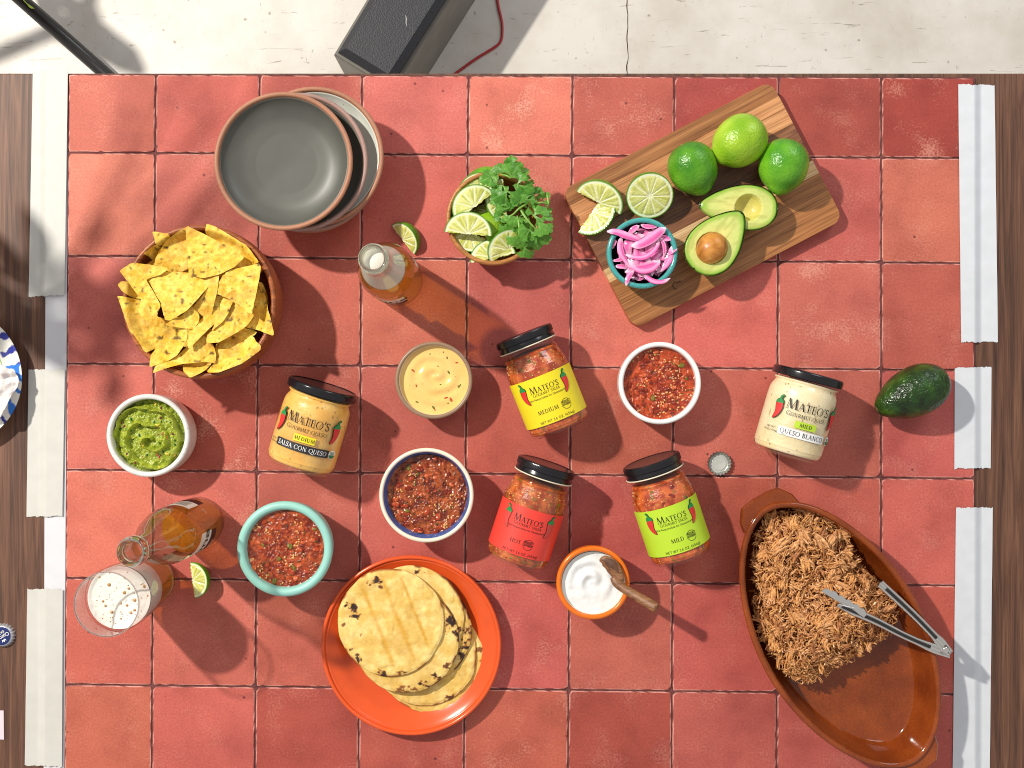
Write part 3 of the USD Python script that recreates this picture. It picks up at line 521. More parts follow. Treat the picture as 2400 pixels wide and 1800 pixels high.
# ------------------------------------------------------------------ tortilla chips
def Z5(p, ox, oy, k): return [(ox + x / k, oy + y / k) for x, y in p]
chip_m = vcol("corn_chip", 0.62, 0.14, 700, 0.0006, 420)
def chip(label, pts, z, seed, group, curl=None, tilt=None):
    r = np.random.default_rng(seed); P2 = np.array([W(u, v, z)[:2] for u, v in pts]); c = P2.mean(0); P2 = c + (P2 - c) * 1.04
    ring = Polygon(P2 - c).buffer(0); ring = ring.buffer(-.0006).buffer(.0006, quad_segs=2)
    if ring.geom_type != "Polygon": ring = max(ring.geoms, key=lambda g: g.area)
    L = ring.exterior.length; n = max(20, int(L / .0035))
    p = np.array([ring.exterior.interpolate(t, normalized=True).coords[0] for t in np.linspace(0, 1, n, endpoint=False)])
    p = p + (fbm(np.column_stack([p * 300, np.full(n, seed)]), 2, 1) - .5)[:, None] * .0006
    v, f = fillpoly(Polygon(p).buffer(0), .0019); v = np.column_stack([v, np.zeros(len(v))])
    rad = np.abs(p).max(); a = r.uniform(0, PI) if curl is None else curl; d = v[:, 0] * math.cos(a) + v[:, 1] * math.sin(a)
    cv = r.uniform(.003, .009) * r.choice([1, -1], p=[.45, .55]); tl = r.uniform(-.16, .16, 2) if tilt is None else np.array(tilt)
    zz = cv * (d / rad) ** 2 + v[:, 0] * tl[0] + v[:, 1] * tl[1]
    q = np.column_stack([v[:, :2], np.zeros(len(v))]); b1 = fbm(q * 170 + seed * 3.1, 3, 2); b2 = vnoise(q * 330 + seed, 5)
    zz = zz + .0018 * (b1 - .5) + .0012 * sst(.55, .9, b2)
    dark = sst(.83, .90, vnoise(q * 240 + seed * 7, 9)); br = sst(.5, .8, fbm(q * 70 + seed, 3, 3))
    col = mixc(mixc(S(242, 186, 48), S(252, 214, 92), sst(.3, .7, b1)), np.array(S(206, 142, 52)), br * .55); col = mixc(col, np.array(S(70, 44, 18)), dark * .9)
    col = mixc(col, np.array(S(150, 120, 44)), sst(.60, .72, vnoise(q * 900 + seed, 4)) * .35)
    v = np.column_stack([v[:, :2], zz]); t = .0009; lo = v.copy(); lo[:, 2] -= t
    e = np.sort(np.vstack([f[:, [0, 1]], f[:, [1, 2]], f[:, [2, 0]]]), 1); u, cnt = np.unique(e, axis=0, return_counts=True); be = u[cnt == 1]; N = len(v)
    sides = np.vstack([np.column_stack([be[:, 0], be[:, 1], be[:, 1] + N]), np.column_stack([be[:, 0], be[:, 1] + N, be[:, 0] + N])])
    vv = np.vstack([v, lo]); ff = np.vstack([f, f[:, ::-1] + N])
    sv = np.vstack([v, lo]); V = np.vstack([vv, sv]); F = np.vstack([ff, sides + 2 * N, sides[:, ::-1] + 2 * N])
    V[:, :2] += c; V[:, 2] += z; o = np.array([c[0], c[1], z])
    if z > .058:                                          # over the rim of the bowl, not through it
        bc_ = W(466, 707, .078)[:2]; dd = np.hypot(*(V[:, :2] - bc_).T); li = sst(.070, .080, dd); V[:, 2] = np.maximum(V[:, 2], V[:, 2] * (1 - li) + (.0795 + (z - .06) * .35 + (V[:, 2] - z) * .2) * li)
    t_ = part("tortilla_chip", (V - o, F), chip_m, None, col=np.vstack([col] * 4), label=label, cat="tortilla chip", group=group)
    UsdGeom.Xformable(t_).AddTranslateOp().Set(Gf.Vec3d(*map(float, o)))
CG = "tortilla chips heaped in the large wooden bowl"
r = np.random.default_rng(3)
cc_ = np.array([466 + 34, 707 + 4])
for k in range(16):                                       # the lower layer, mostly hidden
    a = k * 2.4; d = 80 * math.sqrt((k + .5) / 16); u, v = cc_ + d * np.array([math.cos(a), math.sin(a)]); th = r.uniform(0, 6.28)
    pts = [(u + 54 * math.cos(th + b) * q, v + 54 * math.sin(th + b) * q) for b, q in [(0, 1.1), (2.0, 1), (2.6, .8), (3.2, .74), (3.9, .9), (4.2, 1)]]
    chip("tortilla chip buried under the others, only glimpsed between them", pts, .022 + .0022 * k, 100 + k, CG + ", buried ones")
CH = [("thin chip standing at the right wall of the wooden chip bowl", [(1400, 640), (1440, 630), (1510, 830), (1505, 890), (1450, 800)]),
 ("small chip corner at upper left rim of the chip bowl", [(415, 155), (560, 180), (600, 250), (450, 290)]),
 ("chip corner poking out between two chips at the left rim of the heap", [(325, 365), (440, 280), (560, 350), (390, 420)]),
 ("sliver of a chip at left, just above the far left chip", [(310, 465), (400, 395), (500, 470), (390, 490)]),
 ("olive toned chip corner beyond the left rim of the bowl", [(75, 670), (110, 630), (260, 660), (300, 800), (190, 780), (120, 730)]),
 ("small chip piece near lower right inside wall of the chip bowl", [(1230, 1070), (1350, 1095), (1380, 1120), (1290, 1200), (1150, 1150)]),
 ("darker chip at very bottom of the heap, touching the bowl rim", [(670, 1430), (760, 1360), (900, 1360), (950, 1420), (880, 1500), (765, 1555), (700, 1490)]),
 ("pointed chip leaning on the right rim, tip over the edge", [(1395, 650), (1470, 790), (1530, 980), (1567, 1150), (1400, 1090), (1275, 1065), (1200, 1000), (1340, 800)]),
 ("broad speckled chip at lower right of the heap", [(1220, 1095), (1290, 1130), (1430, 1250), (1430, 1290), (1250, 1420), (1040, 1500), (925, 1500), (970, 1380), (980, 1230)]),
 ("long chip along upper right rim of the bowl", [(925, 80), (1010, 110), (1290, 280), (1415, 440), (1270, 475), (1110, 490), (900, 300), (900, 180)]),
 ("curved chip at upper left of the heap, under the big top chip", [(735, 100), (640, 150), (520, 230), (430, 330), (390, 400), (385, 480), (600, 540), (760, 480), (800, 250)]),
 ("folded chip lying inside the curved upper left chip", [(495, 320), (600, 320), (720, 300), (760, 470), (640, 530), (540, 440)]),
 ("chip at far left low rim with tip over the bowl edge", [(55, 775), (200, 800), (330, 900), (510, 1060), (470, 1190), (320, 1310), (250, 1200), (200, 1130), (180, 1120)]),
 ("chip left of centre low, under the far left chip", [(200, 790), (440, 860), (400, 960), (540, 1000), (430, 1110), (230, 930)]),
 ("wide chip at the bottom left of the heap reaching over the rim", [(390, 1510), (430, 1430), (600, 1350), (700, 1250), (850, 1150), (930, 1230), (965, 1330), (960, 1415), (870, 1400), (650, 1420), (500, 1470)]),
 ("smooth chip at lower left beside the wide bottom chip", [(510, 1060), (710, 1085), (705, 1180), (660, 1260), (600, 1340), (470, 1410), (355, 1450), (370, 1330), (420, 1220), (490, 1120)]),
 ("chip below the right hand chip, edge curled up", [(1145, 820), (1340, 945), (1265, 1060), (1140, 1140), (1010, 1210), (890, 1215), (900, 1130), (1040, 1010)]),
 ("narrow chip standing behind the curled centre chip", [(1010, 745), (1140, 810), (1100, 930), (1050, 1010), (900, 1130), (960, 1060), (1020, 900)]),
 ("curled chip running down the centre of the heap", [(980, 755), (1055, 820), (1030, 930), (980, 1010), (850, 1140), (720, 1280), (705, 1180), (720, 1090), (830, 1000), (920, 900)]),
 ("chip with a broken edge below the left centre chip", [(740, 870), (820, 940), (820, 1000), (755, 1085), (640, 1070), (510, 1045), (560, 1000), (640, 960)]),
 ("big chip at right of the heap below the upper right chip", [(1400, 455), (1415, 490), (1385, 680), (1340, 940), (1200, 840), (1100, 780), (985, 735), (1010, 650), (1060, 560), (1130, 510), (1270, 480)]),
 ("pointed chip in the centre under the two top chips", [(1010, 560), (1000, 650), (985, 740), (905, 1000), (740, 870), (820, 800), (880, 720), (840, 585)]),
 ("chip at left of the heap whose edge folds over", [(60, 520), (170, 450), (300, 460), (530, 500), (440, 560), (300, 600), (440, 850), (370, 955), (290, 830), (190, 700)]),
 ("large speckled chip left of centre on top of the heap", [(300, 598), (420, 535), (560, 530), (720, 540), (820, 590), (900, 655), (800, 790), (700, 900), (530, 990), (480, 985), (440, 820), (380, 720)]),
 ("largest top chip at the upper centre of the heap", [(700, 120), (740, 105), (960, 215), (1100, 290), (1238, 378), (1150, 470), (1010, 545), (840, 582), (780, 560), (715, 545), (712, 330)])]
for k, (lb, pts) in enumerate(CH):
    chip(lb, Z5(pts, 270, 510, 4.1475), .060 + .00125 * k, 300 + k, CG)

# ------------------------------------------------------------------ tortillas
def tortilla_mat():
    nodes = {"tc": ("texture_coordinate", {}), "a": ("attribute", {"attribute": "col"}), "n": ("noise_texture", {"scale": 220.0, "detail": 6.0, "roughness": 0.7}), "r": ("rgb_ramp", {"ramp": [(.3, (.86, .82, .72)), (.6, (1.05, 1.05, 1.05))]}),
             "m": ("mix_color", {"blend_type": "multiply", "fac": 1.0}), "b": ("bump", {"strength": 0.9, "distance": 0.0008}), "p": ("principled_bsdf", {"roughness": 0.7})}
    return M("corn_tortilla", nodes, [("tc.object", "n.vector"), ("n.fac", "r.fac"), ("a.color", "m.a"), ("r.color", "m.b"), ("m.result", "p.base_color"), ("n.fac", "b.height"), ("b.normal", "p.normal")])
def tortilla(label, u, v, z, rpx, seed, chars, stripes=False, edge=.5):
    c = W(u, v, z); R = mpx(rpx, z); x, y, f = polar(70, 260, 1.0); a = np.arctan2(y, x); rr = np.hypot(x, y)
    wob = 1 + .03 * (fbm(np.stack([np.cos(a) * 2.2, np.sin(a) * 2.2, np.full_like(a, seed)], -1), 3, 1) - .5) * 2
    x, y = x * R * wob, y * R * wob; q = np.stack([x, y, np.full_like(x, seed * .1)], -1)
    z_ = .0020 * (fbm(q * 26, 3, seed) - .5) + .0010 * (fbm(q * 110, 4, seed + 1) - .5) + .0007 * sst(.55, .8, vnoise(q * 90, seed + 4)) - .0012 * sst(.93, 1, rr)
    col = mixc(S(228, 188, 98), S(242, 212, 134), sst(.3, .7, fbm(q * 90, 4, seed + 2))); col = mixc(col, np.array(S(212, 168, 84)), .5 * sst(.52, .7, fbm(q * 45, 3, seed + 6)))
    if stripes:
        for off, wd in ((-.24, .045), (.16, .05), (.5, .03)):
            s = (x * .93 + y * .37) / R - off; col = mixc(col, np.array(S(212, 158, 52)), .75 * np.exp(-(s / wd) ** 2) * sst(.98, .7, rr) * (.5 + fbm(q * 60, 2, 3)))
    ch = np.zeros_like(x); nz = fbm(q * 300, 4, seed + 11)
    for cu, cvv, cr, st in chars:
        dx, dy = x / R - cu, y / R - cvv; d = np.sqrt((dx) ** 2 + (dy * 1.5) ** 2) / cr; ch = np.maximum(ch, st * sst(.30, .48, nz * 1.25 - d * .40))
    ch = np.maximum(ch, edge * sst(.955, .99, rr) * sst(.5, .62, fbm(np.stack([np.cos(a) * 3, np.sin(a) * 3, np.full_like(a, seed + .5)], -1), 3, 5)))
    col = mixc(col, np.array(S(168, 104, 46)), sst(.05, .45, ch)); col = mixc(col, np.array(S(48, 28, 20)), sst(.5, .95, ch))
    top = np.stack([x, y, z_ + .0012], -1).reshape(-1, 3); lo = top.copy(); lo[:, 2] -= .0022; n = len(top); k = np.arange(260); o = n - 260
    side = np.vstack([np.stack([o + k, n + o + k, n + o + (k + 1) % 260, o + (k + 1) % 260], 1)])
    V = np.vstack([top, lo]); F = np.vstack([f, f[:, ::-1] + n, side]); colr = col.reshape(-1, 3)
    t = part("corn_tortilla", (V, F), tortilla_mat(), None, col=np.vstack([colr, colr * .9]), label=label, cat="tortilla", group="corn tortillas stacked on the orange plate")
    UsdGeom.Xformable(t).AddTranslateOp().Set(Gf.Vec3d(*map(float, c)))
tortilla("lowest corn tortilla of the stack, reaching farthest right on the orange plate", 1012, 1547, .0088, 124, 6, [(.93, -.1, .14, .6), (.9, .2, .1, .7)], edge=.6)
tortilla("second lowest corn tortilla, edge showing at the lower right", 994, 1532, .0124, 124, 5, [(.5, -.86, .12, .8), (.7, -.75, .08, .7)], edge=.5)
tortilla("corn tortilla with blackened right edge in mid stack", 982, 1478, .0162, 124, 4, [(.93, -.3, .2, 1.0), (.85, -.45, .18, .9), (.95, 0, .12, .8)], edge=.95)
tortilla("corn tortilla at the upper right of the stack with dark thin edge", 963, 1450, .0198, 124, 3, [(.12, .88, .1, .9), (.9, -.2, .12, .8)], edge=.8)
tortilla("corn tortilla with charred spots just below the top one", 952, 1500, .0234, 124, 2, [(.36, -.84, .13, 1), (.62, -.7, .12, .9), (.90, .35, .2, 1.0), (.96, .1, .16, .9), (-.1, -.95, .14, .7), (.8, -.5, .1, .8), (.15, -.9, .1, .7)], edge=.8)
tortilla("top corn tortilla with two pale grill stripes and char spots", 915, 1459, .0270, 125, 1, [(-.70, .30, .13, 1), (-.64, .13, .09, 1), (-.28, .77, .12, .9), (-.2, .68, .07, .8), (-.60, -.66, .10, 1), (-.88, -.02, .05, .7), (-.1, -.95, .12, .9), (-.75, -.5, .05, .9), (-.55, -.22, .05, .7), (.2, -.93, .1, .8)], True, .5)

# ------------------------------------------------------------------ oval dish, pulled pork, tongs
dish_m = M("brown_glaze", {"tc": ("texture_coordinate", {}), "n": ("noise_texture", {"scale": 26.0, "detail": 4.0}), "r": ("rgb_ramp", {"ramp": [(.3, S(116, 50, 17)), (.7, S(152, 73, 27))]}), "f": ("noise_texture", {"scale": 700.0, "detail": 2.0}),
           "fr": ("rgb_ramp", {"ramp": [(.35, (.8, .8, .8)), (.7, (1.3, 1.25, 1.2))]}), "m": ("mix_color", {"blend_type": "multiply", "fac": .8}), "p": ("principled_bsdf", {"roughness": 0.10})},
           [("tc.object", "n.vector"), ("tc.object", "f.vector"), ("n.fac", "r.fac"), ("f.fac", "fr.fac"), ("r.color", "m.a"), ("fr.color", "m.b"), ("m.result", "p.base_color")])
DH = .052; dc = W(1971, 1489, DH); DA, DB = mpx(348, DH), mpx(195, DH); dth = math.atan2(-.864, .503)
t = thing("oval_dish", "brown glazed oval baking dish with end handles, part full of pulled pork", "dish", (dc[0], dc[1], 0), dth)
na = 160; an = np.linspace(0, 2 * PI, na, endpoint=False)
def sup(a, b, e=1.86): return np.stack([np.sign(np.cos(an)) * a * np.abs(np.cos(an)) ** (2 / e), np.sign(np.sin(an)) * b * np.abs(np.sin(an)) ** (2 / e)], 1)
rings = [(.70, 0, 0), (.80, .004, 0), (.93, .024, 0), (.985, DH - .008, 0), (1.0, DH - .006, 0), (1.005, DH - .003, 0), (.99, DH - .0004, 0), (.97, DH, 0), (.945, DH - .0006, 0), (.925, DH - .003, 0), (.90, .026, 0), (.84, .010, 0), (.815, .0068, 0), (.78, .0055, 0), (.70, .0052, 0), (.4, .005, 0), (.002, .005, 0)]
V = np.vstack([np.column_stack([sup(DA - (1 - s) * .095 * (1 if s > .6 else 0) - (0 if s > .6 else (1 - s) * DA), DB - (1 - s) * .095 * (1 if s > .6 else 0) - (0 if s > .6 else (1 - s) * DB)), np.full(na, z)]) for s, z, _ in rings])
F = grid_faces(len(rings), na, wrap_v=True)[:, ::-1]
part("body", (V, F), dish_m, t)
for s in (1, -1):
    hpoly = Polygon(np.array([(DA - .020, .032 * 1.15), (DA - .003, .0335), (DA + .0105, .024), (DA + .0130, .010), (DA + .0130, -.010), (DA + .0105, -.024), (DA - .003, -.0335), (DA - .020, -.032 * 1.15)]) * [s, 1])
    hpoly = hpoly.difference(Polygon(sup(DA - .003, DB - .003)).buffer(0))
    hpoly = max(getattr(hpoly, "geoms", [hpoly]), key=lambda g: g.area)
    part("handle", prism(hpoly.buffer(-.0025).buffer(.0025).simplify(.0002), DH - .014, DH - .0035, .0012), dish_m, t)

pork_poly = Polygon(Z5([(180, 215), (280, 190), (380, 175), (460, 200), (520, 230), (600, 270), (640, 330), (700, 420), (740, 520), (800, 560), (870, 640), (940, 760), (890, 890), (800, 950), (720, 1020), (640, 1060), (560, 1100), (480, 1150), (400, 1180), (300, 1130), (250, 1050), (200, 980), (150, 880), (120, 760), (110, 650), (108, 480), (130, 330)], 1720, 1120, 2.439))
PC = pork_poly.centroid; pz = lambda u, v: min(.054, .030 + .030 * sst(0, 70, pork_poly.exterior.distance(Point(u, v))) * (.40 + 1.2 * float(fbm(np.array([u * .03, v * .03, 4.0]), 3, 2))))
po = W(PC.x, PC.y, 0.006)
t = thing("pulled_pork", "heap of shredded light brown pulled pork in the oval dish", "pulled pork", po)
pr = np.random.default_rng(42)
pm = [M("pork_" + k, {"tc": ("texture_coordinate", {}), "mp": ("mapping", {"scale": (1, 1, 1)}), "n": ("noise_texture", {"scale": 330.0, "detail": 4.0}), "r": ("rgb_ramp", {"ramp": [(.3, a), (.7, b)]}), "bb": ("bump", {"strength": .6, "distance": .0006}), "p": ("principled_bsdf", {"roughness": 0.30})},
        [("tc.object", "n.vector"), ("n.fac", "r.fac"), ("r.color", "p.base_color"), ("n.fac", "bb.height"), ("bb.normal", "p.normal")]) for k, a, b in
      (("tan", S(196, 130, 78), S(236, 182, 122)), ("golden", S(200, 130, 74), S(238, 182, 112)), ("pink", S(188, 122, 76), S(226, 168, 110)), ("brown", S(142, 84, 44), S(190, 124, 72)))]
gx, gy = np.meshgrid(np.linspace(1755, 2110, 62), np.linspace(1180, 1615, 70)); keep = shapely.contains_xy(pork_poly.buffer(-6), gx, gy)
mv = np.array([W(u, v, z) for u, v, z in [(u, v, (pz(u, v) - .012) if k else .006) for u, v, k in zip(gx.ravel(), gy.ravel(), keep.ravel())]])
ff = grid_faces(70, 62); ok = keep.ravel()[ff].all(1)
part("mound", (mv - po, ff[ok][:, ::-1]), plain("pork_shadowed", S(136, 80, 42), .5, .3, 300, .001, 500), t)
def strand(u, v, z, L, w, th, bend, flat, nseg=5, k=5, lift=0.0):
    s = np.linspace(-.5, .5, nseg); ang = th + bend * s * 2; d = np.cumsum(np.column_stack([np.cos(ang), np.sin(ang)]), 0) * L / nseg; d -= d.mean(0)
    c = W(u, v, z); zz = pr.normal(0, .0014, nseg) + lift * s * L
    p = np.column_stack([c[0] + d[:, 0], c[1] + d[:, 1], z + zz]); return tube(p - po, w * np.array([.35, .9, 1.0, .85, .3] if nseg == 5 else np.interp(np.linspace(0, 1, nseg), [0, .2, .8, 1], [.4, 1, .9, .35])), k, flat, True)
def pork_pt():
    x0, y0, x1, y1 = pork_poly.bounds
    while True:
        u, v = pr.uniform(x0, x1), pr.uniform(y0, y1)
        if pork_poly.contains(Point(u, v)): return u, v
fine = [[], [], [], []]
for k in range(4200):
    u, v = pork_pt(); z = pz(u, v) + pr.uniform(-.008, .003); th = pr.uniform(0, PI) * .6 + fbm(np.array([u * .03, v * .03, 1.]), 2, 6) * 7
    fine[pr.choice(4, p=[.42, .38, .06, .14])].append(strand(u, v, z, pr.uniform(.005, .017), pr.uniform(.0004, .0011), th, pr.uniform(-2.2, 2.2), .7, k=4, lift=pr.uniform(-.4, .4)))
for k in range(4): part("fine_shreds", cat(*fine[k]), pm[k], t, kind="stuff", smooth=False)
for k in range(290):
    u, v = pork_pt(); z = pz(u, v) + pr.uniform(-.002, .004); th = pr.uniform(0, 6.28); big = pr.random() < .42
    w = pr.uniform(.0022, .0042) if big else pr.uniform(.0012, .0024); L = pr.uniform(.012, .026) if big else pr.uniform(.012, .026); m0 = []
    for q in range(8 if big else 3):                       # a chunk is a bundle of fibres
        du = pr.normal(0, w * .5 / SC); m0.append(strand(u - math.sin(th) * du, v - math.cos(th) * du, z + pr.uniform(-.001, .001), L * pr.uniform(.75, 1.1), w * pr.uniform(.28, .55), th + pr.normal(0, .09), pr.uniform(-.5, .5), .6, 5, 6, pr.uniform(-.2, .2)))
    part("meat_shred", cat(*m0), pm[pr.choice(4, p=[.42, .34, .12, .12])], t, smooth=True)

metal = M("brushed_steel", {"tc": ("texture_coordinate", {}), "n": ("noise_texture", {"scale": 300.0, "detail": 3.0}), "r": ("rgb_ramp", {"ramp": [(.3, (.12,) * 3), (.7, (.2,) * 3)]}), "p": ("principled_bsdf", {"base_color": S(232, 230, 226), "metallic": 1.0})}, [("tc.object", "n.vector"), ("n.fac", "r.fac"), ("r.color", "p.roughness")])
T = lambda x, y, z: W(1900 + x / 5.53, 1260 + y / 5.53, z)
to = T(1750, 1455, .066)
t = thing("tongs", "stainless steel tongs with scalloped heads resting in the pulled pork", "tongs", to)
def channel(path, w, h, th=.0011, wave=None, roll=0.0):
    """A U-shaped strip of sheet metal, open side down."""
    path = np.asarray(path, float); k = len(path); tg = np.gradient(path, axis=0); tg /= np.linalg.norm(tg, axis=1, keepdims=True); V = []
    for i in range(k):
        s = np.cross(tg[i], [0, 0, 1]); s /= np.linalg.norm(s); u = np.cross(s, tg[i]); cr, sr = math.cos(roll), math.sin(roll); s, u = s * cr + u * sr, u * cr - s * sr
        ww = (w[i] if np.ndim(w) else w) / 2; hh = (h[i] if np.ndim(h) else h)
        sec = [(-ww, -hh), (-ww, -.0034), (-ww * .95, -.0014), (-ww * .80, -.0003), (-ww * .62, 0), (-ww * .46, -.0005), (-ww * .30, -.0019), (0, -.0023), (ww * .30, -.0019), (ww * .46, -.0005), (ww * .62, 0), (ww * .80, -.0003), (ww * .95, -.0014), (ww, -.0034), (ww, -hh)]
        sec += [(x - th * np.sign(x) * min(1, abs(x) / .003), y - th if abs(y) < hh - 1e-9 else y) for x, y in sec[::-1]]
        V.append([path[i] + s * x + u * y for x, y in sec])
    n = len(sec); V = np.array(V).reshape(-1, 3); f = grid_faces(k, n, wrap_v=True)
    caps = np.array([[0, j, j + 1] for j in range(1, n - 1)]); F = np.vstack([f[:, [0, 1, 2]], f[:, [0, 2, 3]], caps[:, ::-1], caps + (k - 1) * n]); tm = trimesh.Trimesh(V, F, process=False)
    return V, F if tm.volume > 0 else F[:, ::-1]
a1 = catmull(np.array([T(1815, 1500, .0665), T(1640, 1310, .066), T(1400, 1060, .0655), T(1150, 820, .065), T(905, 595, .064)]) - to, 6)
a2 = catmull(np.array([T(1815, 1525, .0655), T(1560, 1425, .0652), T(1200, 1265, .065), T(860, 1090, .0655), T(560, 960, .066), T(350, 880, .0665)]) - to, 6)
kk = len(a1); part("arm", channel(a1, np.interp(np.linspace(0, 1, kk), [0, .18, .3, 1], [.0085, .0115, .0085, .0095]), .008), metal, t, smooth=62)
kk = len(a2); part("arm", channel(a2, np.interp(np.linspace(0, 1, kk), [0, .18, .3, .8, 1], [.0085, .0115, .0085, .0100, .004]), .008), metal, t, smooth=62)
def scallop(p0, p1, wide, side, z_lean, n=40):
    """A rippled blade along p0-p1; side: direction in which the ripples bulge."""
    s = np.linspace(0, 1, n); rows = []
    for b in np.linspace(0, 1, 5):
        rip = .0022 * np.abs(np.sin(s * PI * 6)) * b
        c = p0[None] * (1 - s[:, None]) + p1[None] * s[:, None] + side[None] * ((wide * np.interp(s, [0, .12, .85, 1], [.6, 1, .9, .25]) * b + rip)[:, None]); c[:, 2] += z_lean * b + -.0018 * np.abs(np.sin(s * PI * 6)) * b; rows.append(c)
    v = np.array(rows).reshape(-1, 3); lo = v + [0, 0, -.0009]; f = grid_faces(5, n); return cat((v, f), (lo, f[:, ::-1]))
part("head", scallop(T(690, 1035, .0655) - to, T(125, 690, .061) - to, .0068, np.array([.45, .85, .25]), .003), metal, t, smooth=50)
part("head", scallop(T(905, 590, .064) - to, T(478, 222, .056) - to, .010, np.array([-.12, -.10, -.98]), 0), metal, t, smooth=50)
dk_ = plain("steel_shade", S(70, 68, 68), .35, .1, 200, metallic=.8)
for a_ in (a1, a2): part("groove_shade", tube(a_[6:-2] + [0, 0, -.0014], .0013, 6, .5), dk_, t)  # dark strips paint the shade and dark reflections along both arms
rv = lathe([(0, 0), (.0036, 0), (.0036, .0006), (.0028, .0014), (0, .0017)], 20); part("rivet", move(rv, T(1752, 1458, .0667) - to), metal, t)
part("pivot_pin", move(rot(lathe([(0, 0), (.002, 0), (.002, .012), (0, .012)], 12), Rx(0)), T(1752, 1458, .054) - to), metal, t)

# ------------------------------------------------------------------ cutting board and what lies on it
bc = [W(u, v, BZ) for u, v in [(1316, 446), (1806, 189), (1978, 514), (1488, 771)]]
b0 = sum(bc) / 4; bth = math.atan2(bc[1][1] - bc[0][1], bc[1][0] - bc[0][0]); BL = np.linalg.norm(bc[1] - bc[0]); BW = np.linalg.norm(bc[2] - bc[1])
t = thing("cutting_board", "striped acacia wood cutting board with rounded corners, lying at an angle", "cutting board", (b0[0], b0[1], 0), bth)
outl = rrect(BL, BW, .013)
def acacia(k, lo, mi, hi): return wood("acacia_" + k, [(0.28, lo), (0.5, mi), (0.74, hi)], "x", 95, 0.045, 0.42, 0.0001, 2.2)
WB = [(0, .11, acacia("brown", S(112, 66, 36), S(160, 104, 60), S(180, 124, 76))), (.11, .20, acacia("honey", S(150, 88, 48), S(204, 142, 92), S(224, 168, 118))), (.20, .31, acacia("honey", 0, 0, 0)),
      (.31, .45, acacia("dark", S(86, 50, 34), S(132, 84, 56), S(166, 112, 76))), (.45, .575, acacia("dark", 0, 0, 0)), (.575, .665, acacia("pale", S(206, 158, 106), S(226, 184, 132), S(236, 202, 156))),
      (.665, .82, acacia("warm", S(124, 72, 36), S(166, 108, 60), S(190, 132, 82))), (.82, 1.0, acacia("warm", 0, 0, 0))]
for a, b, m_ in WB:
    y1, y0 = BW / 2 - a * BW, BW / 2 - b * BW
    pl = outl.intersection(sbox(-1, y0 + .00004, 1, y1 - .00004)).simplify(.00005); part("plank", prism(pl, 0.0, BZ - .0003, .00025), m_, t, smooth=False)
def Bq(x, y, z): return W(1300 + x / 2.766, 180 + y / 2.766, z)
lg = [Bq(x, y, BZ + .0001) - np.array([b0[0], b0[1], 0]) for x, y in [(818, 1330), (806, 1326), (795, 1338), (783, 1330), (768, 1345), (768, 1362), (780, 1376), (792, 1374)]]
part("engraved_mark", rot(tube(catmull(lg, 5), .0005, 6, .35), Rz(-bth)), plain("burnt_wood", S(84, 50, 26), .6), t)

lime_skin = lambda n, a, b: M("lime_skin_" + n, {"tc": ("texture_coordinate", {}), "n": ("noise_texture", {"scale": 26.0, "detail": 3.0}), "r": ("rgb_ramp", {"ramp": [(.36, a), (.66, b)]}), "v": ("voronoi_texture", {"scale": 520.0}), "vr": ("rgb_ramp", {"ramp": [(.0, (.72, .8, .6)), (.5, (1.05, 1.05, 1.05))]}),
     "m": ("mix_color", {"blend_type": "multiply", "fac": .7}), "nb": ("noise_texture", {"scale": 330.0, "detail": 2.0}), "b": ("bump", {"strength": .75, "distance": .0011}), "p": ("principled_bsdf", {"roughness": .27})},
     [("tc.object", "n.vector"), ("tc.object", "v.vector"), ("tc.object", "nb.vector"), ("n.fac", "r.fac"), ("v.distance", "vr.fac"), ("r.color", "m.a"), ("vr.color", "m.b"), ("m.result", "p.base_color"), ("nb.fac", "b.height"), ("b.normal", "p.normal")])
LG = [lime_skin("deep", S(54, 122, 16), S(102, 164, 34)), lime_skin("bright", S(120, 168, 24), S(166, 200, 50)), lime_skin("mid", S(62, 136, 18), S(114, 178, 40))]
def lime(label, u, v, apx, bpx, dirv, k, z0):
    """A whole lime: body, stem end and nipple; dirv: the nipple's direction in the picture."""
    zc = z0 + mpx(bpx, .045); a, b = mpx(apx, zc), mpx(bpx, zc); c = W(u, v, zc); th = math.atan2(-dirv[1], dirv[0])
    s = np.linspace(-1, 1, 44); prof = []
    for q in s:
        r_ = b * math.sqrt(max(0, 1 - abs(q) ** 2.15)) * (1 - .05 * q); x = q * a * .97
        if q > .86: r_ = max(r_, b * .17 * math.sqrt(max(0, 1 - ((q - .86) / .14) ** 2)) + 0); x += (q - .86) / .14 * a * .12
        if q < -.95: x += (-.95 - q) * a * .5
        prof.append((r_, x))
    v_, f = lathe(prof, 56); v_ = v_[:, [2, 0, 1]]; n = 1 + .045 * (fbm(v_ * 45 + u, 3, 5) - .5); v_ = v_ * n[:, None]
    t = thing("lime", label, "lime", c, th, "whole limes on the cutting board"); part("peel", (v_, f), LG[k], t)
    part("stem_scar", rot(move(lathe([(0, .0006), (.0016, .0008), (.0026, .0002), (.003, -.001)], 14), (0, 0, 0)), Ry(-PI / 2))[0:1] + (lathe([(0, .0006), (.0016, .0008), (.0026, .0002), (.003, -.001)], 14)[1],) if False else move(rot(lathe([(0, .0006), (.0016, .0008), (.0026, .0002), (.003, -.001)][::-1], 14), Ry(-PI / 2)), (-a * .935, 0, 0)), plain("dry_stem", S(150, 140, 80), .7, .3), t)
lime("deep green whole lime at left of the three, beside the lime half", 1623.6, 394, 64, 57, (.42, .9), 0, BZ)
lime("yellow green whole lime, uppermost and lightest of the three", 1733.8, 331, 68, 60, (-.82, .57), 1, BZ)
lime("green whole lime at right, nearest the board's short edge", 1835.8, 388, 65, 58, (-.18, .98), 2, BZ)

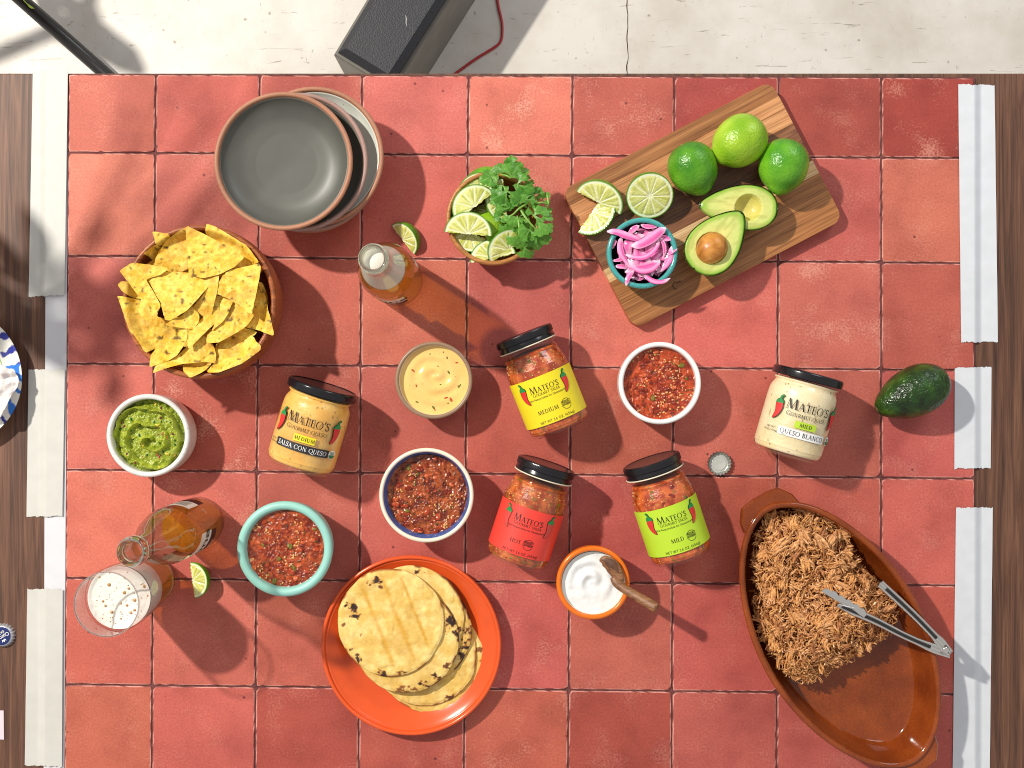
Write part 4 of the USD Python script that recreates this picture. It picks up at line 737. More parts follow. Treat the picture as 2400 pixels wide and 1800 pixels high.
flesh_m = vcol("lime_flesh", 0.16, 0.10, 700, 0.0005, 380, subsurface_weight=0.0)
def face_col(rho, ang, r, nseg=10, ph=0.0):
    q = np.stack([rho * np.cos(ang) * 3, rho * np.sin(ang) * 3, np.full_like(rho, r)], -1)
    a = (ang + ph) / (2 * PI) * nseg; d = np.abs(a - np.round(a)) * 2 * PI / nseg * rho
    streak = fbm(np.stack([ang * 9, rho * 2.2, np.full_like(rho, r)], -1), 3, 2)
    c = mixc(S(186, 190, 88), S(224, 224, 146), sst(.3, .72, streak)); c = mixc(c, np.array(S(236, 236, 196)), .9 * sst(.045, .018, d)); c = mixc(c, np.array(S(234, 236, 196)), sst(.10, .05, rho))
    c = mixc(c, np.array(S(236, 240, 206)), sst(.83, .885, rho + .02 * (fbm(q * 3, 2, 1) - .5))); c = mixc(c, np.array(S(120, 168, 50)), sst(.945, .965, rho)); c = mixc(c, np.array(S(52, 112, 18)), sst(.97, .99, rho)); return c
def face_h(rho, ang, nseg=10, ph=0.0):
    a = (ang + ph) / (2 * PI) * nseg; d = np.abs(a - np.round(a)) * 2; return .0007 * sst(0, .35, d) * sst(.86, .78, rho) * sst(.05, .2, rho)
def lime_wedge(label, u, v, z0, a, b, alpha, th, tilt, seed, k=0, grp=None, nseg=10, roll=0.0):
    """Half-moon of lime: the upper cut face in the local xy plane with its straight edge on x, peel and second face below."""
    r = np.random.default_rng(seed); nr, n2 = 26, 72; rho = np.linspace(0.001, 1, nr)[:, None] * np.ones(n2); ang = np.linspace(0, PI, n2)[None] * np.ones((nr, 1)); ph = r.uniform(0, .6)
    jag = .0009 * (fbm(np.stack([rho * 14, ang * 0 + seed, np.sign(np.cos(ang))], -1), 3, 1) - .5) * 2 * sst(.35, .0, np.minimum(ang, PI - ang))
    col = face_col(rho, ang, seed * 1.0, nseg, ph)
    flat = np.stack([a * rho * np.cos(ang), b * rho * np.sin(ang) + jag, face_h(rho, ang, nseg, ph)], -1).reshape(-1, 3)
    f = grid_faces(nr, n2)
    low = flat * [1, 1, -1]; low = low @ Rx(-alpha).T
    s = np.linspace(0, PI, n2); w = np.linspace(0, -alpha, 16); peel = np.array([[a * np.cos(s), b * np.sin(s) * np.cos(x), b * np.sin(s) * np.sin(x)] for x in w]).transpose(0, 2, 1)
    Rm = Rz(th) @ Rx(tilt) @ Ry(roll); parts = [(flat, f), (low, f[:, ::-1]), (peel.reshape(-1, 3), grid_faces(16, n2)[:, ::-1])]
    parts = [rot(p, Rm) for p in parts]; zmin = min(p[0][:, 2].min() for p in parts); parts = [move(p, (0, 0, -zmin)) for p in parts]
    zt = max(p[0][:, 2].max() for p in parts); cc0 = rot((np.array([[0, b * .45, 0]]), None), Rm)[0][0]; c = W(u, v, z0 + zt * .7)
    t = thing("lime_wedge", label, "lime wedge", (c[0] - cc0[0], c[1] - cc0[1], z0), 0, grp)
    part("cut_face", parts[0], flesh_m, t, col=col.reshape(-1, 3)); part("cut_face", parts[1], flesh_m, t, col=col.reshape(-1, 3)); part("peel", parts[2], LG[k], t)
# lime half
hz = BZ + .026; c = W(1523, 459, hz); t = thing("lime_half", "half lime with its cut face up showing the segments", "lime half", (c[0], c[1], BZ))
nr, n2 = 34, 140; rho = np.linspace(.001, 1, nr)[:, None] * np.ones(n2); ang = np.linspace(0, 2 * PI, n2, endpoint=False)[None] * np.ones((nr, 1)); R = .0268
fc = np.stack([R * rho * np.cos(ang), R * rho * np.sin(ang), face_h(rho, ang)], -1).reshape(-1, 3); Rm = Rx(.46)
ph_ = np.linspace(0, PI / 2, 18); hm = np.array([[R * np.cos(x) * np.cos(ang[0]), R * np.cos(x) * np.sin(ang[0]), -R * 1.02 * np.sin(x) + 0 * ang[0]] for x in ph_]).transpose(0, 2, 1).reshape(-1, 3)
part("cut_face", move(rot((fc, grid_faces(nr, n2, wrap_v=True)), Rm), (0, 0, .0262)), flesh_m, t, col=face_col(rho, ang, 3.3).reshape(-1, 3))
part("peel", move(rot((hm, grid_faces(18, n2, wrap_v=True)[:, ::-1]), Rm), (0, 0, .0262)), LG[0], t)
lime_wedge("curved lime wedge with dark green peel at the board's left corner", 1413, 455, BZ, .029, .026, 1.0, math.radians(-28), .55, 1, 0)
lime_wedge("flat lime wedge showing its cut face, in front of another wedge", 1407, 507, BZ, .029, .0255, .62, math.radians(-124), .30, 2, 2)
lime_wedge("lime wedge lying alone on the tiles below the stack of plates", 953, 552, 0.0, .0215, .0205, .9, math.radians(-52), .75, 3, 0)
lime_wedge("squeezed lime wedge on the tiles beside the beer glass", 468, 1358, 0.0, .021, .020, 1.1, math.radians(-82), .35, 4, 2, nseg=7)
LWG = "lime wedges in the small wooden bowl"
def LB(x, y): return 1030 + x / 5.925, 360 + y / 5.925
for lb, (x, y), z0, a, b, al, th, ti, sd, k in [
    ("lime wedge under the cilantro at the back of the bowl, peel outwards", (600, 345), .026, .024, .019, 1.2, 22, 1.0, 11, 2), ("lime wedge at the rear of the bowl partly hidden by a leaf", (500, 430), .030, .025, .022, .9, 25, .3, 12, 1), ("lime wedge standing edge up in the middle of the bowl", (520, 800), .026, .024, .020, .8, 205, .9, 13, 1),
    ("lime wedge with its bright green peel up at the centre of the bowl", (760, 1000), .024, .026, .024, 1.3, 120, 2.6, 14, 1), ("yellowish lime wedge next to the cilantro, point down", (790, 660), .030, .0255, .023, .8, 96, .25, 15, 1), ("lime wedge at lower left inside the bowl, under the big front wedge", (380, 1210), .026, .025, .022, .9, 155, .15, 16, 2),
    ("lime wedge lying at the bottom front of the bowl", (720, 1340), .028, .0265, .022, .9, 12, -.05, 17, 2), ("lime wedge with peel towards the viewer at the lower right of the bowl", (900, 1235), .033, .0255, .0235, 1.0, 35, .45, 18, 0),
    ("pale lime wedge at the left of the bowl with fine segments", (410, 640), .036, .0265, .0245, .9, 38, .12, 19, 2), ("biggest lime wedge at the left, hanging over the bowl rim", (410, 985), .037, .0268, .025, 1.0, -5, .18, 20, 1)]:
    lime_wedge(lb, *LB(x, y), z0, a, b, al, math.radians(th), ti, sd, k, LWG)

# cilantro
leaf_m = M("cilantro_leaf", {"tc": ("texture_coordinate", {}), "a": ("attribute", {"attribute": "col"}), "n": ("noise_texture", {"scale": 300.0, "detail": 3.0}), "r": ("rgb_ramp", {"ramp": [(.3, (.75,) * 3), (.7, (1.2,) * 3)]}), "m": ("mix_color", {"blend_type": "multiply", "fac": 1.0}), "b": ("bump", {"strength": .6, "distance": .0008}),
           "p": ("principled_bsdf", {"roughness": .38}), "tr": ("translucent_bsdf", {"color": S(130, 186, 50)}), "x": ("mix_closure", {"fac": .3})},
           [("tc.object", "n.vector"), ("n.fac", "r.fac"), ("a.color", "m.a"), ("r.color", "m.b"), ("m.result", "p.base_color"), ("n.fac", "b.height"), ("b.normal", "p.normal"), ("p.BSDF", "x.closure1"), ("tr.BSDF", "x.closure2")], surface="x.closure")
stem_m = plain("cilantro_stem", S(128, 172, 72), .35, .15)
def leaf_mesh(r, size):
    """A three-lobed toothed leaf, base at the origin, growing along +x, cupped and ruffled."""
    lobes = []
    for a, L, w in ((0, 1.0, .44), (1.12, .84, .42), (-1.12, .84, .42)):
        a += r.uniform(-.15, .15); L *= r.uniform(.85, 1.1); w *= r.uniform(.9, 1.15); up = []
        for q, h in ((.10, .05), (.34, .13), (.52, .30), (.60, .52), (.66, .50), (.70, .66), (.78, .88), (.83, .80), (.87, .62), (.92, .70), (1.0, .52), (.97, .34), (.98, .22), (1.06, .26), (1.10, .10)): up.append((q * L, h * w * 1.25 * r.uniform(.88, 1.12)))
        p = [(0, .03)] + up + [(1.12 * L, 0)] + [(x * r.uniform(.97, 1.03), -y * r.uniform(.9, 1.1)) for x, y in up[::-1]] + [(0, -.03)]
        c, s = math.cos(a), math.sin(a); lobes.append(Polygon([(x * c - y * s, x * s + y * c) for x, y in p]).buffer(0))
    g = unary_union(lobes).buffer(.02).buffer(-.014); g = g if g.geom_type == "Polygon" else max(g.geoms, key=lambda k: k.area)
    v2, f = fillpoly(Polygon(g.exterior), .06); x, y = v2[:, 0], v2[:, 1]; a = np.arctan2(y, x); rr = np.hypot(x, y)
    z = -.35 * (rr ** 2) * r.uniform(.2, 1.2) + .13 * np.abs(np.sin(a * 1.5)) * rr + .10 * (fbm(np.column_stack([x * 3, y * 3, np.full_like(x, r.uniform(0, 50))]), 2, 3) - .5)
    vein = sst(.05, .015, np.minimum.reduce([np.abs(y), np.abs(x * math.sin(1) - y * math.cos(1)), np.abs(x * math.sin(-1) - y * math.cos(-1))]))
    g0 = r.uniform(-.02, .5); col = mixc(mixc(S(56, 126, 34), S(122, 184, 70), g0 + .5 * fbm(np.column_stack([x * 4, y * 4, x * 0]), 2, 2)), np.array(S(140, 190, 96)), vein * .6); return np.column_stack([x, y, z]) * size, f, col
co = W(*LB(1050, 720), .045); t = thing("cilantro_bunch", "bunch of fresh green cilantro leaves on the right half of the lime bowl", "cilantro", co); r = np.random.default_rng(17)
CL = [(940, 300, 1.25, 80, .085), (820, 340, 1.1, 165, .082), (1000, 330, 1.2, 60, .088), (720, 330, .95, 200, .08), (930, 520, 1.4, 265, .092), (1080, 430, 1.15, 345, .09), (880, 590, .9, 215, .085), (1180, 500, .9, 320, .084), (1200, 640, 1.0, 60, .09), (1240, 720, .9, 330, .082),
      (960, 760, 1.1, 130, .086), (1040, 870, .9, 265, .084), (900, 850, .8, 200, .078), (1320, 850, 1.1, 20, .086), (1380, 950, 1.2, 335, .088), (1400, 1080, 1.0, 300, .082), (1260, 1060, 1.15, 235, .088), (1330, 1170, .9, 290, .08), (1110, 1120, 1.2, 290, .086), (1180, 1300, 1.1, 320, .08), (1150, 1020, .8, 190, .08),
      (1050, 960, .8, 240, .078), (1350, 560, .75, 75, .08), (1430, 640, .7, 40, .074), (1470, 760, .7, 270, .07), (1120, 280, .8, 30, .08), (1180, 380, .6, 350, .072), (1000, 640, .9, 250, .088), (1120, 700, .7, 100, .088), (1250, 900, .9, 200, .076), (870, 440, .7, 250, .08), (1020, 230, .95, 95, .084), (980, 200, .7, 130, .082), (1220, 1180, .7, 270, .074), (820, 470, .7, 290, .076), (1060, 560, .8, 20, .084), (1280, 1240, .6, 310, .07), (950, 960, .7, 220, .07), (1290, 600, .7, 60, .078)]
for x, y, sz, deg, z in CL:
    v_, f, c_ = leaf_mesh(r, .0140 * sz * r.uniform(.9, 1.1)); Rm = Rz(math.radians(deg)) @ Ry(r.uniform(-.35, .25)) @ Rx(r.uniform(-.35, .35))
    part("leaf", (v_ @ Rm.T + W(*LB(x, y), z - .018) - co, f), leaf_m, t, col=c_)
for pts in [[(1050, 660, .058), (1180, 860, .066), (1290, 1000, .066), (1400, 1100, .062)], [(1100, 740, .062), (1200, 900, .067), (1310, 1020, .066)], [(1280, 660, .062), (1110, 760, .066), (1000, 860, .062), (830, 910, .054)], [(1080, 860, .06), (1105, 1000, .064), (1105, 1150, .064)], [(870, 290, .062), (940, 310, .066), (990, 340, .066)],
            [(1330, 690, .062), (1430, 680, .062), (1510, 700, .056), (1490, 560, .054)], [(1510, 690, .055), (1500, 820, .048), (1440, 940, .056)], [(1000, 560, .060), (1080, 700, .060), (1180, 820, .058)], [(1090, 700, .058), (1230, 760, .058), (1340, 900, .060)]]:
    part("stem", tube(catmull([W(*LB(x, y), z + .003) - co for x, y, z in pts], 5), .0011, 7), stem_m, t)

# pickled onions
on_m = vcol("pickled_onion_flesh", 0.14, 0.05, 500, 0.0003, 300); oc = W(1505.5, 592.7, BZ + .03); r = np.random.default_rng(29)
def OZ(x, y): return 1400 + x / 7.54, 480 + y / 7.54
def onion(label, path, wpx, seed, grp):
    rr = np.random.default_rng(seed); p = catmull([W(*OZ(x, y), BZ + z) for x, y, z in path], 7); k = len(p); s = np.linspace(0, 1, k); w = mpx(wpx / 7.54, .05) * 1.22 * np.interp(s, [0, .12, .45, .85, 1], [.18, .72, 1, .7, .12]) / 2
    tg = np.gradient(p, axis=0); tg /= np.linalg.norm(tg, axis=1, keepdims=True); lean = rr.uniform(-.5, .5); V, C = [], []
    for i in range(k):
        sd = np.cross(tg[i], [math.sin(lean) * .5, math.cos(lean) * .2, 1]); sd /= np.linalg.norm(sd); u = np.cross(sd, tg[i]); sec = [(-1, -.05), (-.5, .10), (0, .15), (.5, .10), (1, -.05)]
        V.append([p[i] + sd * a * w[i] + u * b * max(w[i], .0006) for a, b in sec]); e = abs(s[i] - .5) * 2; pk = rr.uniform(-.04, .04)
        for a, b in sec: C.append(mixc(mixc(S(220, 78, 158), S(246, 166, 208), .5 + .5 * math.sin(a * 3.4 + seed) + pk), np.array(S(244, 220, 234)), sst(.5, 1, e) * .85))
    V = np.array(V).reshape(-1, 3); f = grid_faces(k, 5); c = V.mean(0); lo_ = V - [0, 0, .0007]; V, f = cat((V, f[:, ::-1]), (lo_, f)); C = C + C
    t_ = part("onion_slice", (V - c, f), on_m, None, col=np.array(C).reshape(-1, 3), label=label, cat="onion slice", group=grp); UsdGeom.Xformable(t_).AddTranslateOp().Set(Gf.Vec3d(*map(float, c)))
for k in range(64):
    a = r.uniform(0, 6.28); d = math.sqrt(r.uniform(0, 1)) * 330; x, y = 800 + d * math.cos(a), 850 + d * math.sin(a); th = r.uniform(0, 6.28); L = r.uniform(380, 640); bd_ = r.uniform(-170, 170); z = r.uniform(.020, .033) + .004 * (1 - d / 360)
    q = [(x + L * s * math.cos(th) - bd_ * (1 - 4 * s * s) * math.sin(th), y + L * s * math.sin(th) + bd_ * (1 - 4 * s * s) * math.cos(th), z + .002 * math.sin(s * 6 + k)) for s in np.linspace(-.5, .5, 6)]
    lim = 470; q = [(800 + (x - 800) * min(1, lim / max(1, math.hypot(x - 800, y - 850))), 850 + (y - 850) * min(1, lim / max(1, math.hypot(x - 800, y - 850))), z) for x, y, z in q]
    onion("pink pickled onion strip tangled among the others in the teal bowl", q, r.uniform(75, 150), 500 + k, "pickled onion strips in the teal bowl")
OG = "pickled onion strips on top of the pile"
for k, (lb, pts, w) in enumerate([("long pink onion strip reaching over the upper left rim of the teal bowl", [(170, 470, .041), (330, 475, .042), (500, 535, .042), (720, 610, .039), (840, 680, .034)], 105),
    ("broadest pink onion strip, running up to the bowl's upper right rim", [(600, 725, .040), (780, 690, .042), (980, 570, .043), (1110, 470, .043), (1215, 410, .042)], 150), ("pale onion strip across the top of the bowl inside the back rim", [(770, 350, .033), (900, 385, .034), (1080, 375, .034)], 75), ("upright onion strip rising toward the top of the bowl", [(560, 520, .035), (640, 430, .037), (740, 365, .036)], 90),
    ("curved onion strip down the left side of the pile", [(430, 560, .035), (400, 700, .037), (420, 850, .038), (500, 980, .037), (640, 1140, .036)], 95), ("wide arc of onion crossing the front of the pile", [(540, 960, .038), (660, 1110, .040), (800, 1160, .041), (960, 1130, .040), (1060, 1050, .039), (1105, 970, .038)], 95),
    ("curved onion strip looping through the middle of the pile", [(500, 880, .038), (640, 925, .040), (800, 930, .041), (960, 850, .041), (1060, 720, .040), (1080, 570, .039)], 75), ("leaf shaped onion strip at right of centre", [(1070, 590, .037), (960, 690, .038), (910, 800, .037), (900, 860, .035)], 130),
    ("thin onion strip hanging at the right of the pile", [(1090, 560, .037), (1170, 680, .038), (1190, 800, .037), (1175, 920, .034)], 55), ("pale onion piece at right rim of the bowl", [(1100, 560, .036), (1220, 590, .037), (1330, 590, .037)], 95), ("onion strip whose tip passes over the lower left rim", [(650, 1160, .037), (570, 1240, .039), (530, 1330, .040), (508, 1430, .039)], 75),
    ("thin pale onion strip curling out over the lower right rim", [(820, 1190, .036), (880, 1280, .039), (1000, 1350, .041), (1150, 1360, .041), (1290, 1295, .041)], 75), ("onion strip along the right inside wall of the bowl", [(1320, 730, .036), (1290, 900, .037), (1210, 1060, .036), (1050, 1200, .033)], 105), ("onion strip in the low front of the pile, under the wide arc", [(620, 1010, .036), (780, 1060, .037), (930, 1030, .037), (1060, 1000, .036)], 110),
    ("short pale onion end at the left inside wall", [(330, 620, .034), (280, 700, .034), (260, 780, .032)], 70), ("onion strip lying left low, pale at both ends", [(270, 990, .034), (400, 970, .034), (560, 900, .033)], 55), ("short onion bit low at left front", [(320, 1085, .033), (420, 1090, .034), (520, 1120, .033)], 70), ("thin onion thread at the far right over the rim", [(1220, 900, .036), (1330, 840, .040), (1415, 775, .041)], 30)]):
    onion(lb, pts, w, 700 + k, OG)

# ------------------------------------------------------------------ avocados
def pear(L, Wd, k=.42):
    s = np.linspace(0, PI, 60); x = -np.cos(s); w = np.sin(s) ** .92 * (1 - k * x * .8 - .10 * x * x); w /= w.max(); return np.concatenate([np.stack([x * L / 2, w * Wd / 2], 1), np.stack([x * L / 2, -w * Wd / 2], 1)[-2:0:-1]])
skin_m = M("avocado_skin", {"tc": ("texture_coordinate", {}), "n": ("noise_texture", {"scale": 60.0, "detail": 4.0}), "r": ("rgb_ramp", {"ramp": [(.3, S(16, 30, 8)), (.55, S(34, 68, 14)), (.75, S(62, 100, 22))]}), "v": ("noise_texture", {"scale": 230.0, "detail": 2.0, "distortion": .6}), "b": ("bump", {"strength": .9, "distance": .0022}), "p": ("principled_bsdf", {"roughness": .24})},
           [("tc.object", "n.vector"), ("tc.object", "v.vector"), ("n.fac", "r.fac"), ("r.color", "p.base_color"), ("v.fac", "b.height"), ("b.normal", "p.normal")])
avo_m = vcol("avocado_flesh", .30, .05, 300, .0004, 200)
def avo_half(label, u, v, Lpx, Wpx, th, z0, depth, pit, seed, tilt=(0, 0)):
    zt = z0 + depth; L, Wd = mpx(Lpx, zt), mpx(Wpx, zt); c = W(u, v, zt); t = thing("avocado_half", label, "avocado half", (c[0], c[1], z0), th)
    B = pear(L, Wd); n = len(B); nr = 40; cx = np.array([-.13 * L, 0]); rho = np.linspace(.001, 1, nr)[:, None, None]; P = cx + rho * (B - cx)[None]; x, y = P[..., 0], P[..., 1]; rr = np.broadcast_to(rho[..., 0], x.shape)
    rc = Wd * .29; pcx = -.13 * L; d = np.hypot(x - pcx, y); z = np.where(d < rc, -np.sqrt(np.maximum(rc ** 2 - d ** 2, 0)) * .85, 0) + .0012 * (fbm(np.stack([x * 60, y * 60, x * 0 + seed], -1), 3, 2) - .5) - .0022 * sst(.93, 1, rr)
    nz = fbm(np.stack([x * 110, y * 110, x * 0 + seed], -1), 3, 3); e = rr + .05 * (nz - .5)
    col = mixc(mixc(S(226, 218, 132), S(206, 214, 124), sst(.3, .75, e)), np.array(S(150, 188, 72)), sst(.76, .92, e)); col = mixc(col, np.array(S(98, 150, 44)), sst(.93, .975, e)); col = mixc(col, np.array(S(38, 36, 16)), sst(.972, .99, rr + .012 * (nz - .5)))
    col = mixc(col, np.array(S(204, 192, 92)), sst(rc * 1.0, rc * .9, d) * .7); Rm = Ry(tilt[0]) @ Rx(tilt[1])
    col = mixc(col, np.array(S(176, 178, 92)), .5 * sst(.54, .66, fbm(np.stack([x * 40, y * 210, x * 0 + seed], -1), 4, 6)) * sst(.2, .5, rr)); face = np.stack([x, y, z], -1).reshape(-1, 3); ph = np.linspace(0, PI / 2, 16); body = np.array([np.column_stack([B[:, 0] * (1 - .06 * math.sin(q)), B[:, 1] * math.cos(q), np.full(n, 0) - depth * math.sin(q) * (np.abs(B[:, 1]) / (Wd / 2)) ** .8]) for q in ph]).reshape(-1, 3)
    a0 = move(rot((face, grid_faces(nr, n, wrap_v=True)), Rm), (0, 0, depth)); part("cut_face", a0, avo_m, t, col=col.reshape(-1, 3)); part("skin", move(rot((body, grid_faces(16, n, wrap_v=True)[:, ::-1]), Rm), (0, 0, depth)), skin_m, t)
    if pit:
        pv, pf = ellipsoid(rc * 1.10, rc * .98, rc * .98, 40, 26); pv = pv * (1 + .06 * (fbm(pv * 70, 3, 4) - .5))[:, None]
        pm_ = M("avocado_pit", {"tc": ("texture_coordinate", {}), "n": ("noise_texture", {"scale": 70.0, "detail": 5.0, "distortion": .8}), "r": ("rgb_ramp", {"ramp": [(.32, S(150, 84, 28)), (.6, S(204, 138, 60)), (.75, S(222, 166, 92))]}), "b": ("bump", {"strength": .4, "distance": .0014}), "p": ("principled_bsdf", {"roughness": .36})}, [("tc.object", "n.vector"), ("n.fac", "r.fac"), ("r.color", "p.base_color"), ("n.fac", "b.height"), ("b.normal", "p.normal")])
        part("pit", move(rot(move((pv, pf), (pcx, 0, -.001)), Rm), (0, 0, depth)), pm_, t)
avo_half("avocado half without pit, hollow in its pale flesh, narrow end left", 1731, 485, 185, 108, PI * .985, BZ, .030, False, 3)
avo_half("avocado half with its brown pit, lying in front of the other half", 1683, 564, 176, 124, math.atan2(250, 215), BZ, .034, True, 5)
# whole avocado
zc = .030; L, Wd = mpx(186, zc), mpx(118, zc); c = W(2137, 921, zc); t = thing("avocado", "whole dark green avocado with bumpy skin at the right of the board", "avocado", c, math.atan2(-78, -165))
B = pear(L, Wd, .22)[:60]; vv, f = lathe(np.column_stack([B[:, 1], B[:, 0]]), 80); vv = vv[:, [2, 0, 1]]; vv = vv * (1 + .03 * (fbm(vv * 60, 3, 1) - .5))[:, None]; vv[:, 2] *= (zc / (Wd / 2)); part("skin", (vv, f), skin_m, t)
part("stem_button", move(rot(lathe([(.0042, -.002), (.0040, .0004), (.0025, .0012), (0, .0010)], 16), Ry(PI / 2)), (L / 2 - .0006, 0, .001)), plain("stem_brown", S(86, 60, 36), .7, .3), t)

# ------------------------------------------------------------------ lettering
def stroke(a, b, w): return LineString([a, b]).buffer(w / 2, cap_style=2)
def arcring(cx, cy, rx, ry, tx, ty, a0=0, a1=360):
    o = affinity.scale(Point(0, 0).buffer(1, quad_segs=14), rx, ry); i = affinity.scale(Point(0, 0).buffer(1, quad_segs=14), rx - tx, ry - ty); g = o.difference(i)
    if a1 - a0 < 360:
        g = g.intersection(Polygon([(0, 0)] + [(3 * math.cos(math.radians(q)), 3 * math.sin(math.radians(q))) for q in np.linspace(a0, a1, 30)]))
    return affinity.translate(g, cx, cy)
TK, TN = .145, .06
def sf(x, y, w=.13): return sbox(x - w, y - .022 if y > .5 else y, x + w, y if y > .5 else y + .022).buffer(.004)
def serif_glyph(ch):
    B = lambda *g: unary_union(g)
    if ch == "A": return B(stroke((.06, 0), (.38, 1), TN), stroke((.36, 1), (.72, 0), TK), sbox(.17, .32, .6, .37), sf(.06, 0, .1), sf(.72, 0, .14)), .78
    if ch == "M": return B(stroke((.1, 0), (.2, 1), TN), stroke((.19, 1), (.52, .03), TK), stroke((.52, .03), (.86, 1), TN), stroke((.86, 1), (.97, 0), TK), sf(.1, 0, .1), sf(.97, 0, .14)), 1.08
    if ch == "T": return B(sbox(.0, .94, .72, 1), stroke((.36, 0), (.36, .97), TK), sf(.36, 0, .15), Polygon([(0, 1), (0, .8), (.08, .95)]), Polygon([(.72, 1), (.72, .8), (.64, .95)])), .72
    if ch == "E": return B(stroke((.14, 0), (.14, 1), TK), sbox(.1, .94, .52, 1), sbox(.1, .49, .45, .54), sbox(.1, 0, .55, .06), Polygon([(.52, 1), (.52, .82), (.45, .95)]), Polygon([(.55, 0), (.56, .2), (.47, .05)]), Polygon([(.45, .42), (.45, .61), (.41, .515)])), .58
    if ch == "L": return B(stroke((.14, 0), (.14, 1), TK), sbox(.1, 0, .55, .06), sf(.14, 1, .14), Polygon([(.55, 0), (.57, .2), (.46, .05)])), .56
    if ch == "I": return B(stroke((.16, 0), (.16, 1), TK), sf(.16, 0, .15), sf(.16, 1, .15)), .32
    if ch == "H": return B(stroke((.15, 0), (.15, 1), TK), stroke((.72, 0), (.72, 1), TK), sbox(.15, .47, .72, .53), sf(.15, 0), sf(.15, 1), sf(.72, 0), sf(.72, 1)), .88
    if ch == "N": return B(stroke((.14, 0), (.14, 1), TN), stroke((.12, 1), (.74, .02), TK), stroke((.76, 0), (.76, 1), TN), sf(.14, 0, .11), sf(.76, 1, .11)), .9
    if ch == "O": return arcring(.46, .5, .46, .51, .13, .055), .92
    if ch == "Q": return B(arcring(.46, .5, .46, .51, .13, .055), LineString([(.45, .03), (.7, -.15), (1.0, -.24), (1.2, -.2)]).buffer(.05)), .92
    if ch == "C": return B(arcring(.46, .5, .46, .51, .13, .055, 42, 318), Polygon([(.80, .84), (.80, .64), (.74, .84)])), .8
    if ch == "G": return B(arcring(.46, .5, .46, .51, .13, .055, 42, 318), stroke((.78, .08), (.78, .46), .13), sf(.78, .46, .13), Polygon([(.80, .84), (.80, .64), (.74, .84)])), .9
    if ch == "U": return B(stroke((.15, .3), (.15, 1), TK), stroke((.68, .3), (.68, 1), TN), arcring(.40, .34, .325, .36, .14, .06, 180, 360), sf(.15, 1), sf(.68, 1, .12)), .84
    if ch == "R": return B(stroke((.14, 0), (.14, 1), TK), arcring(.26, .73, .32, .27, .13, .055, -90, 90), sbox(.14, .945, .28, 1), sbox(.14, .46, .28, .51), stroke((.32, .48), (.68, 0), TK), sf(.14, 0, .14), sf(.70, 0, .1)), .72
    if ch == "B": return B(stroke((.14, 0), (.14, 1), TK), arcring(.26, .75, .27, .25, .12, .05, -90, 90), arcring(.26, .26, .33, .27, .13, .05, -90, 90), sbox(.1, .95, .28, 1), sbox(.1, .48, .28, .53), sbox(.1, 0, .28, .05)), .64
    if ch == "D": return B(stroke((.14, 0), (.14, 1), TK), arcring(.28, .5, .52, .5, .13, .055, -90, 90), sbox(.08, .945, .3, 1), sbox(.08, 0, .3, .055)), .84
    if ch == "S": return B(LineString(catmull([(.50, .82), (.42, .95), (.26, .97), (.10, .86), (.10, .68), (.26, .54), (.42, .42), (.48, .24), (.38, .07), (.22, .02), (.06, .10), (.03, .22)], 4)).buffer(.055, cap_style=2), stroke((.16, .62), (.40, .44), .15), Polygon([(.52, .94), (.53, .72), (.45, .86)]), Polygon([(.0, .05), (.0, .28), (.08, .12)])), .56
    if ch == "'": return Polygon([(.02, 1.05), (.16, 1.05), (.10, .74), (.05, .72)]), .16
    return None, .34
def serif(text, h, big=1.0, gap=.09):
    """Roman capitals as a shapely shape, centred on x = 0; the first letter "big" times taller."""
    x, out = 0.0, []
    for i, ch in enumerate(text):
        g, w = serif_glyph(ch); s = big if i == 0 else 1.0
        if g is not None: out.append(affinity.translate(affinity.scale(g, s, s, origin=(0, 0)), x, 0))
        x += (w + gap) * s
    g = unary_union(out); x0, _, x1, _ = g.bounds
    return affinity.scale(affinity.translate(g, -(x0 + x1) / 2, 0), h, h, origin=(0, 0))
def sans(text, h, bold=False):
    m = meshkit.text_mesh(text, h, .0001, bold); tv = np.array(m.vertices); f = np.array(m.faces); top = (tv[f][:, :, 2] > .00005).all(1)
    x = (tv[:, 0].min() + tv[:, 0].max()) / 2; return tv[:, :2] - [x, 0], f[top]
def flatm(g):
    v, f = tri(g); return v, f
def wrapy(vf, R, x0, y0, dr, size=.0035):
    """Lays a flat (x, y) mesh round a cylinder about the y axis; x runs round it, z is outwards at the middle."""
    v, f = dense(np.asarray(vf[0], float)[:, :2], np.asarray(vf[1]), size); a = (v[:, 0] + x0) / R
    return np.column_stack([(R + dr) * np.sin(a), v[:, 1] + y0, (R + dr) * np.cos(a)]), f
def chili(h, mirror=False):
    """A plain red chilli: pod and stalk outlines, point down."""
    pod = Polygon(chaikin([(-.16, .74), (.0, .80), (.17, .74), (.20, .52), (.12, .26), (-.02, .08), (-.20, -.02), (-.14, .16), (-.10, .34), (-.15, .56)], 3, True)); cap = Polygon(chaikin([(-.19, .68), (-.08, .74), (0, .69), (.08, .74), (.19, .68), (.17, .84), (.06, .90), (.08, 1.0), (.16, 1.05), (.12, 1.10), (-.0, 1.04), (-.02, .90), (-.15, .84)], 2, True))
    m = -1 if mirror else 1; return affinity.scale(pod, h * m, h, origin=(0, 0)), affinity.scale(cap, h * m, h, origin=(0, 0)), affinity.scale(unary_union([pod, cap]).buffer(.022), h * m, h, origin=(0, 0))

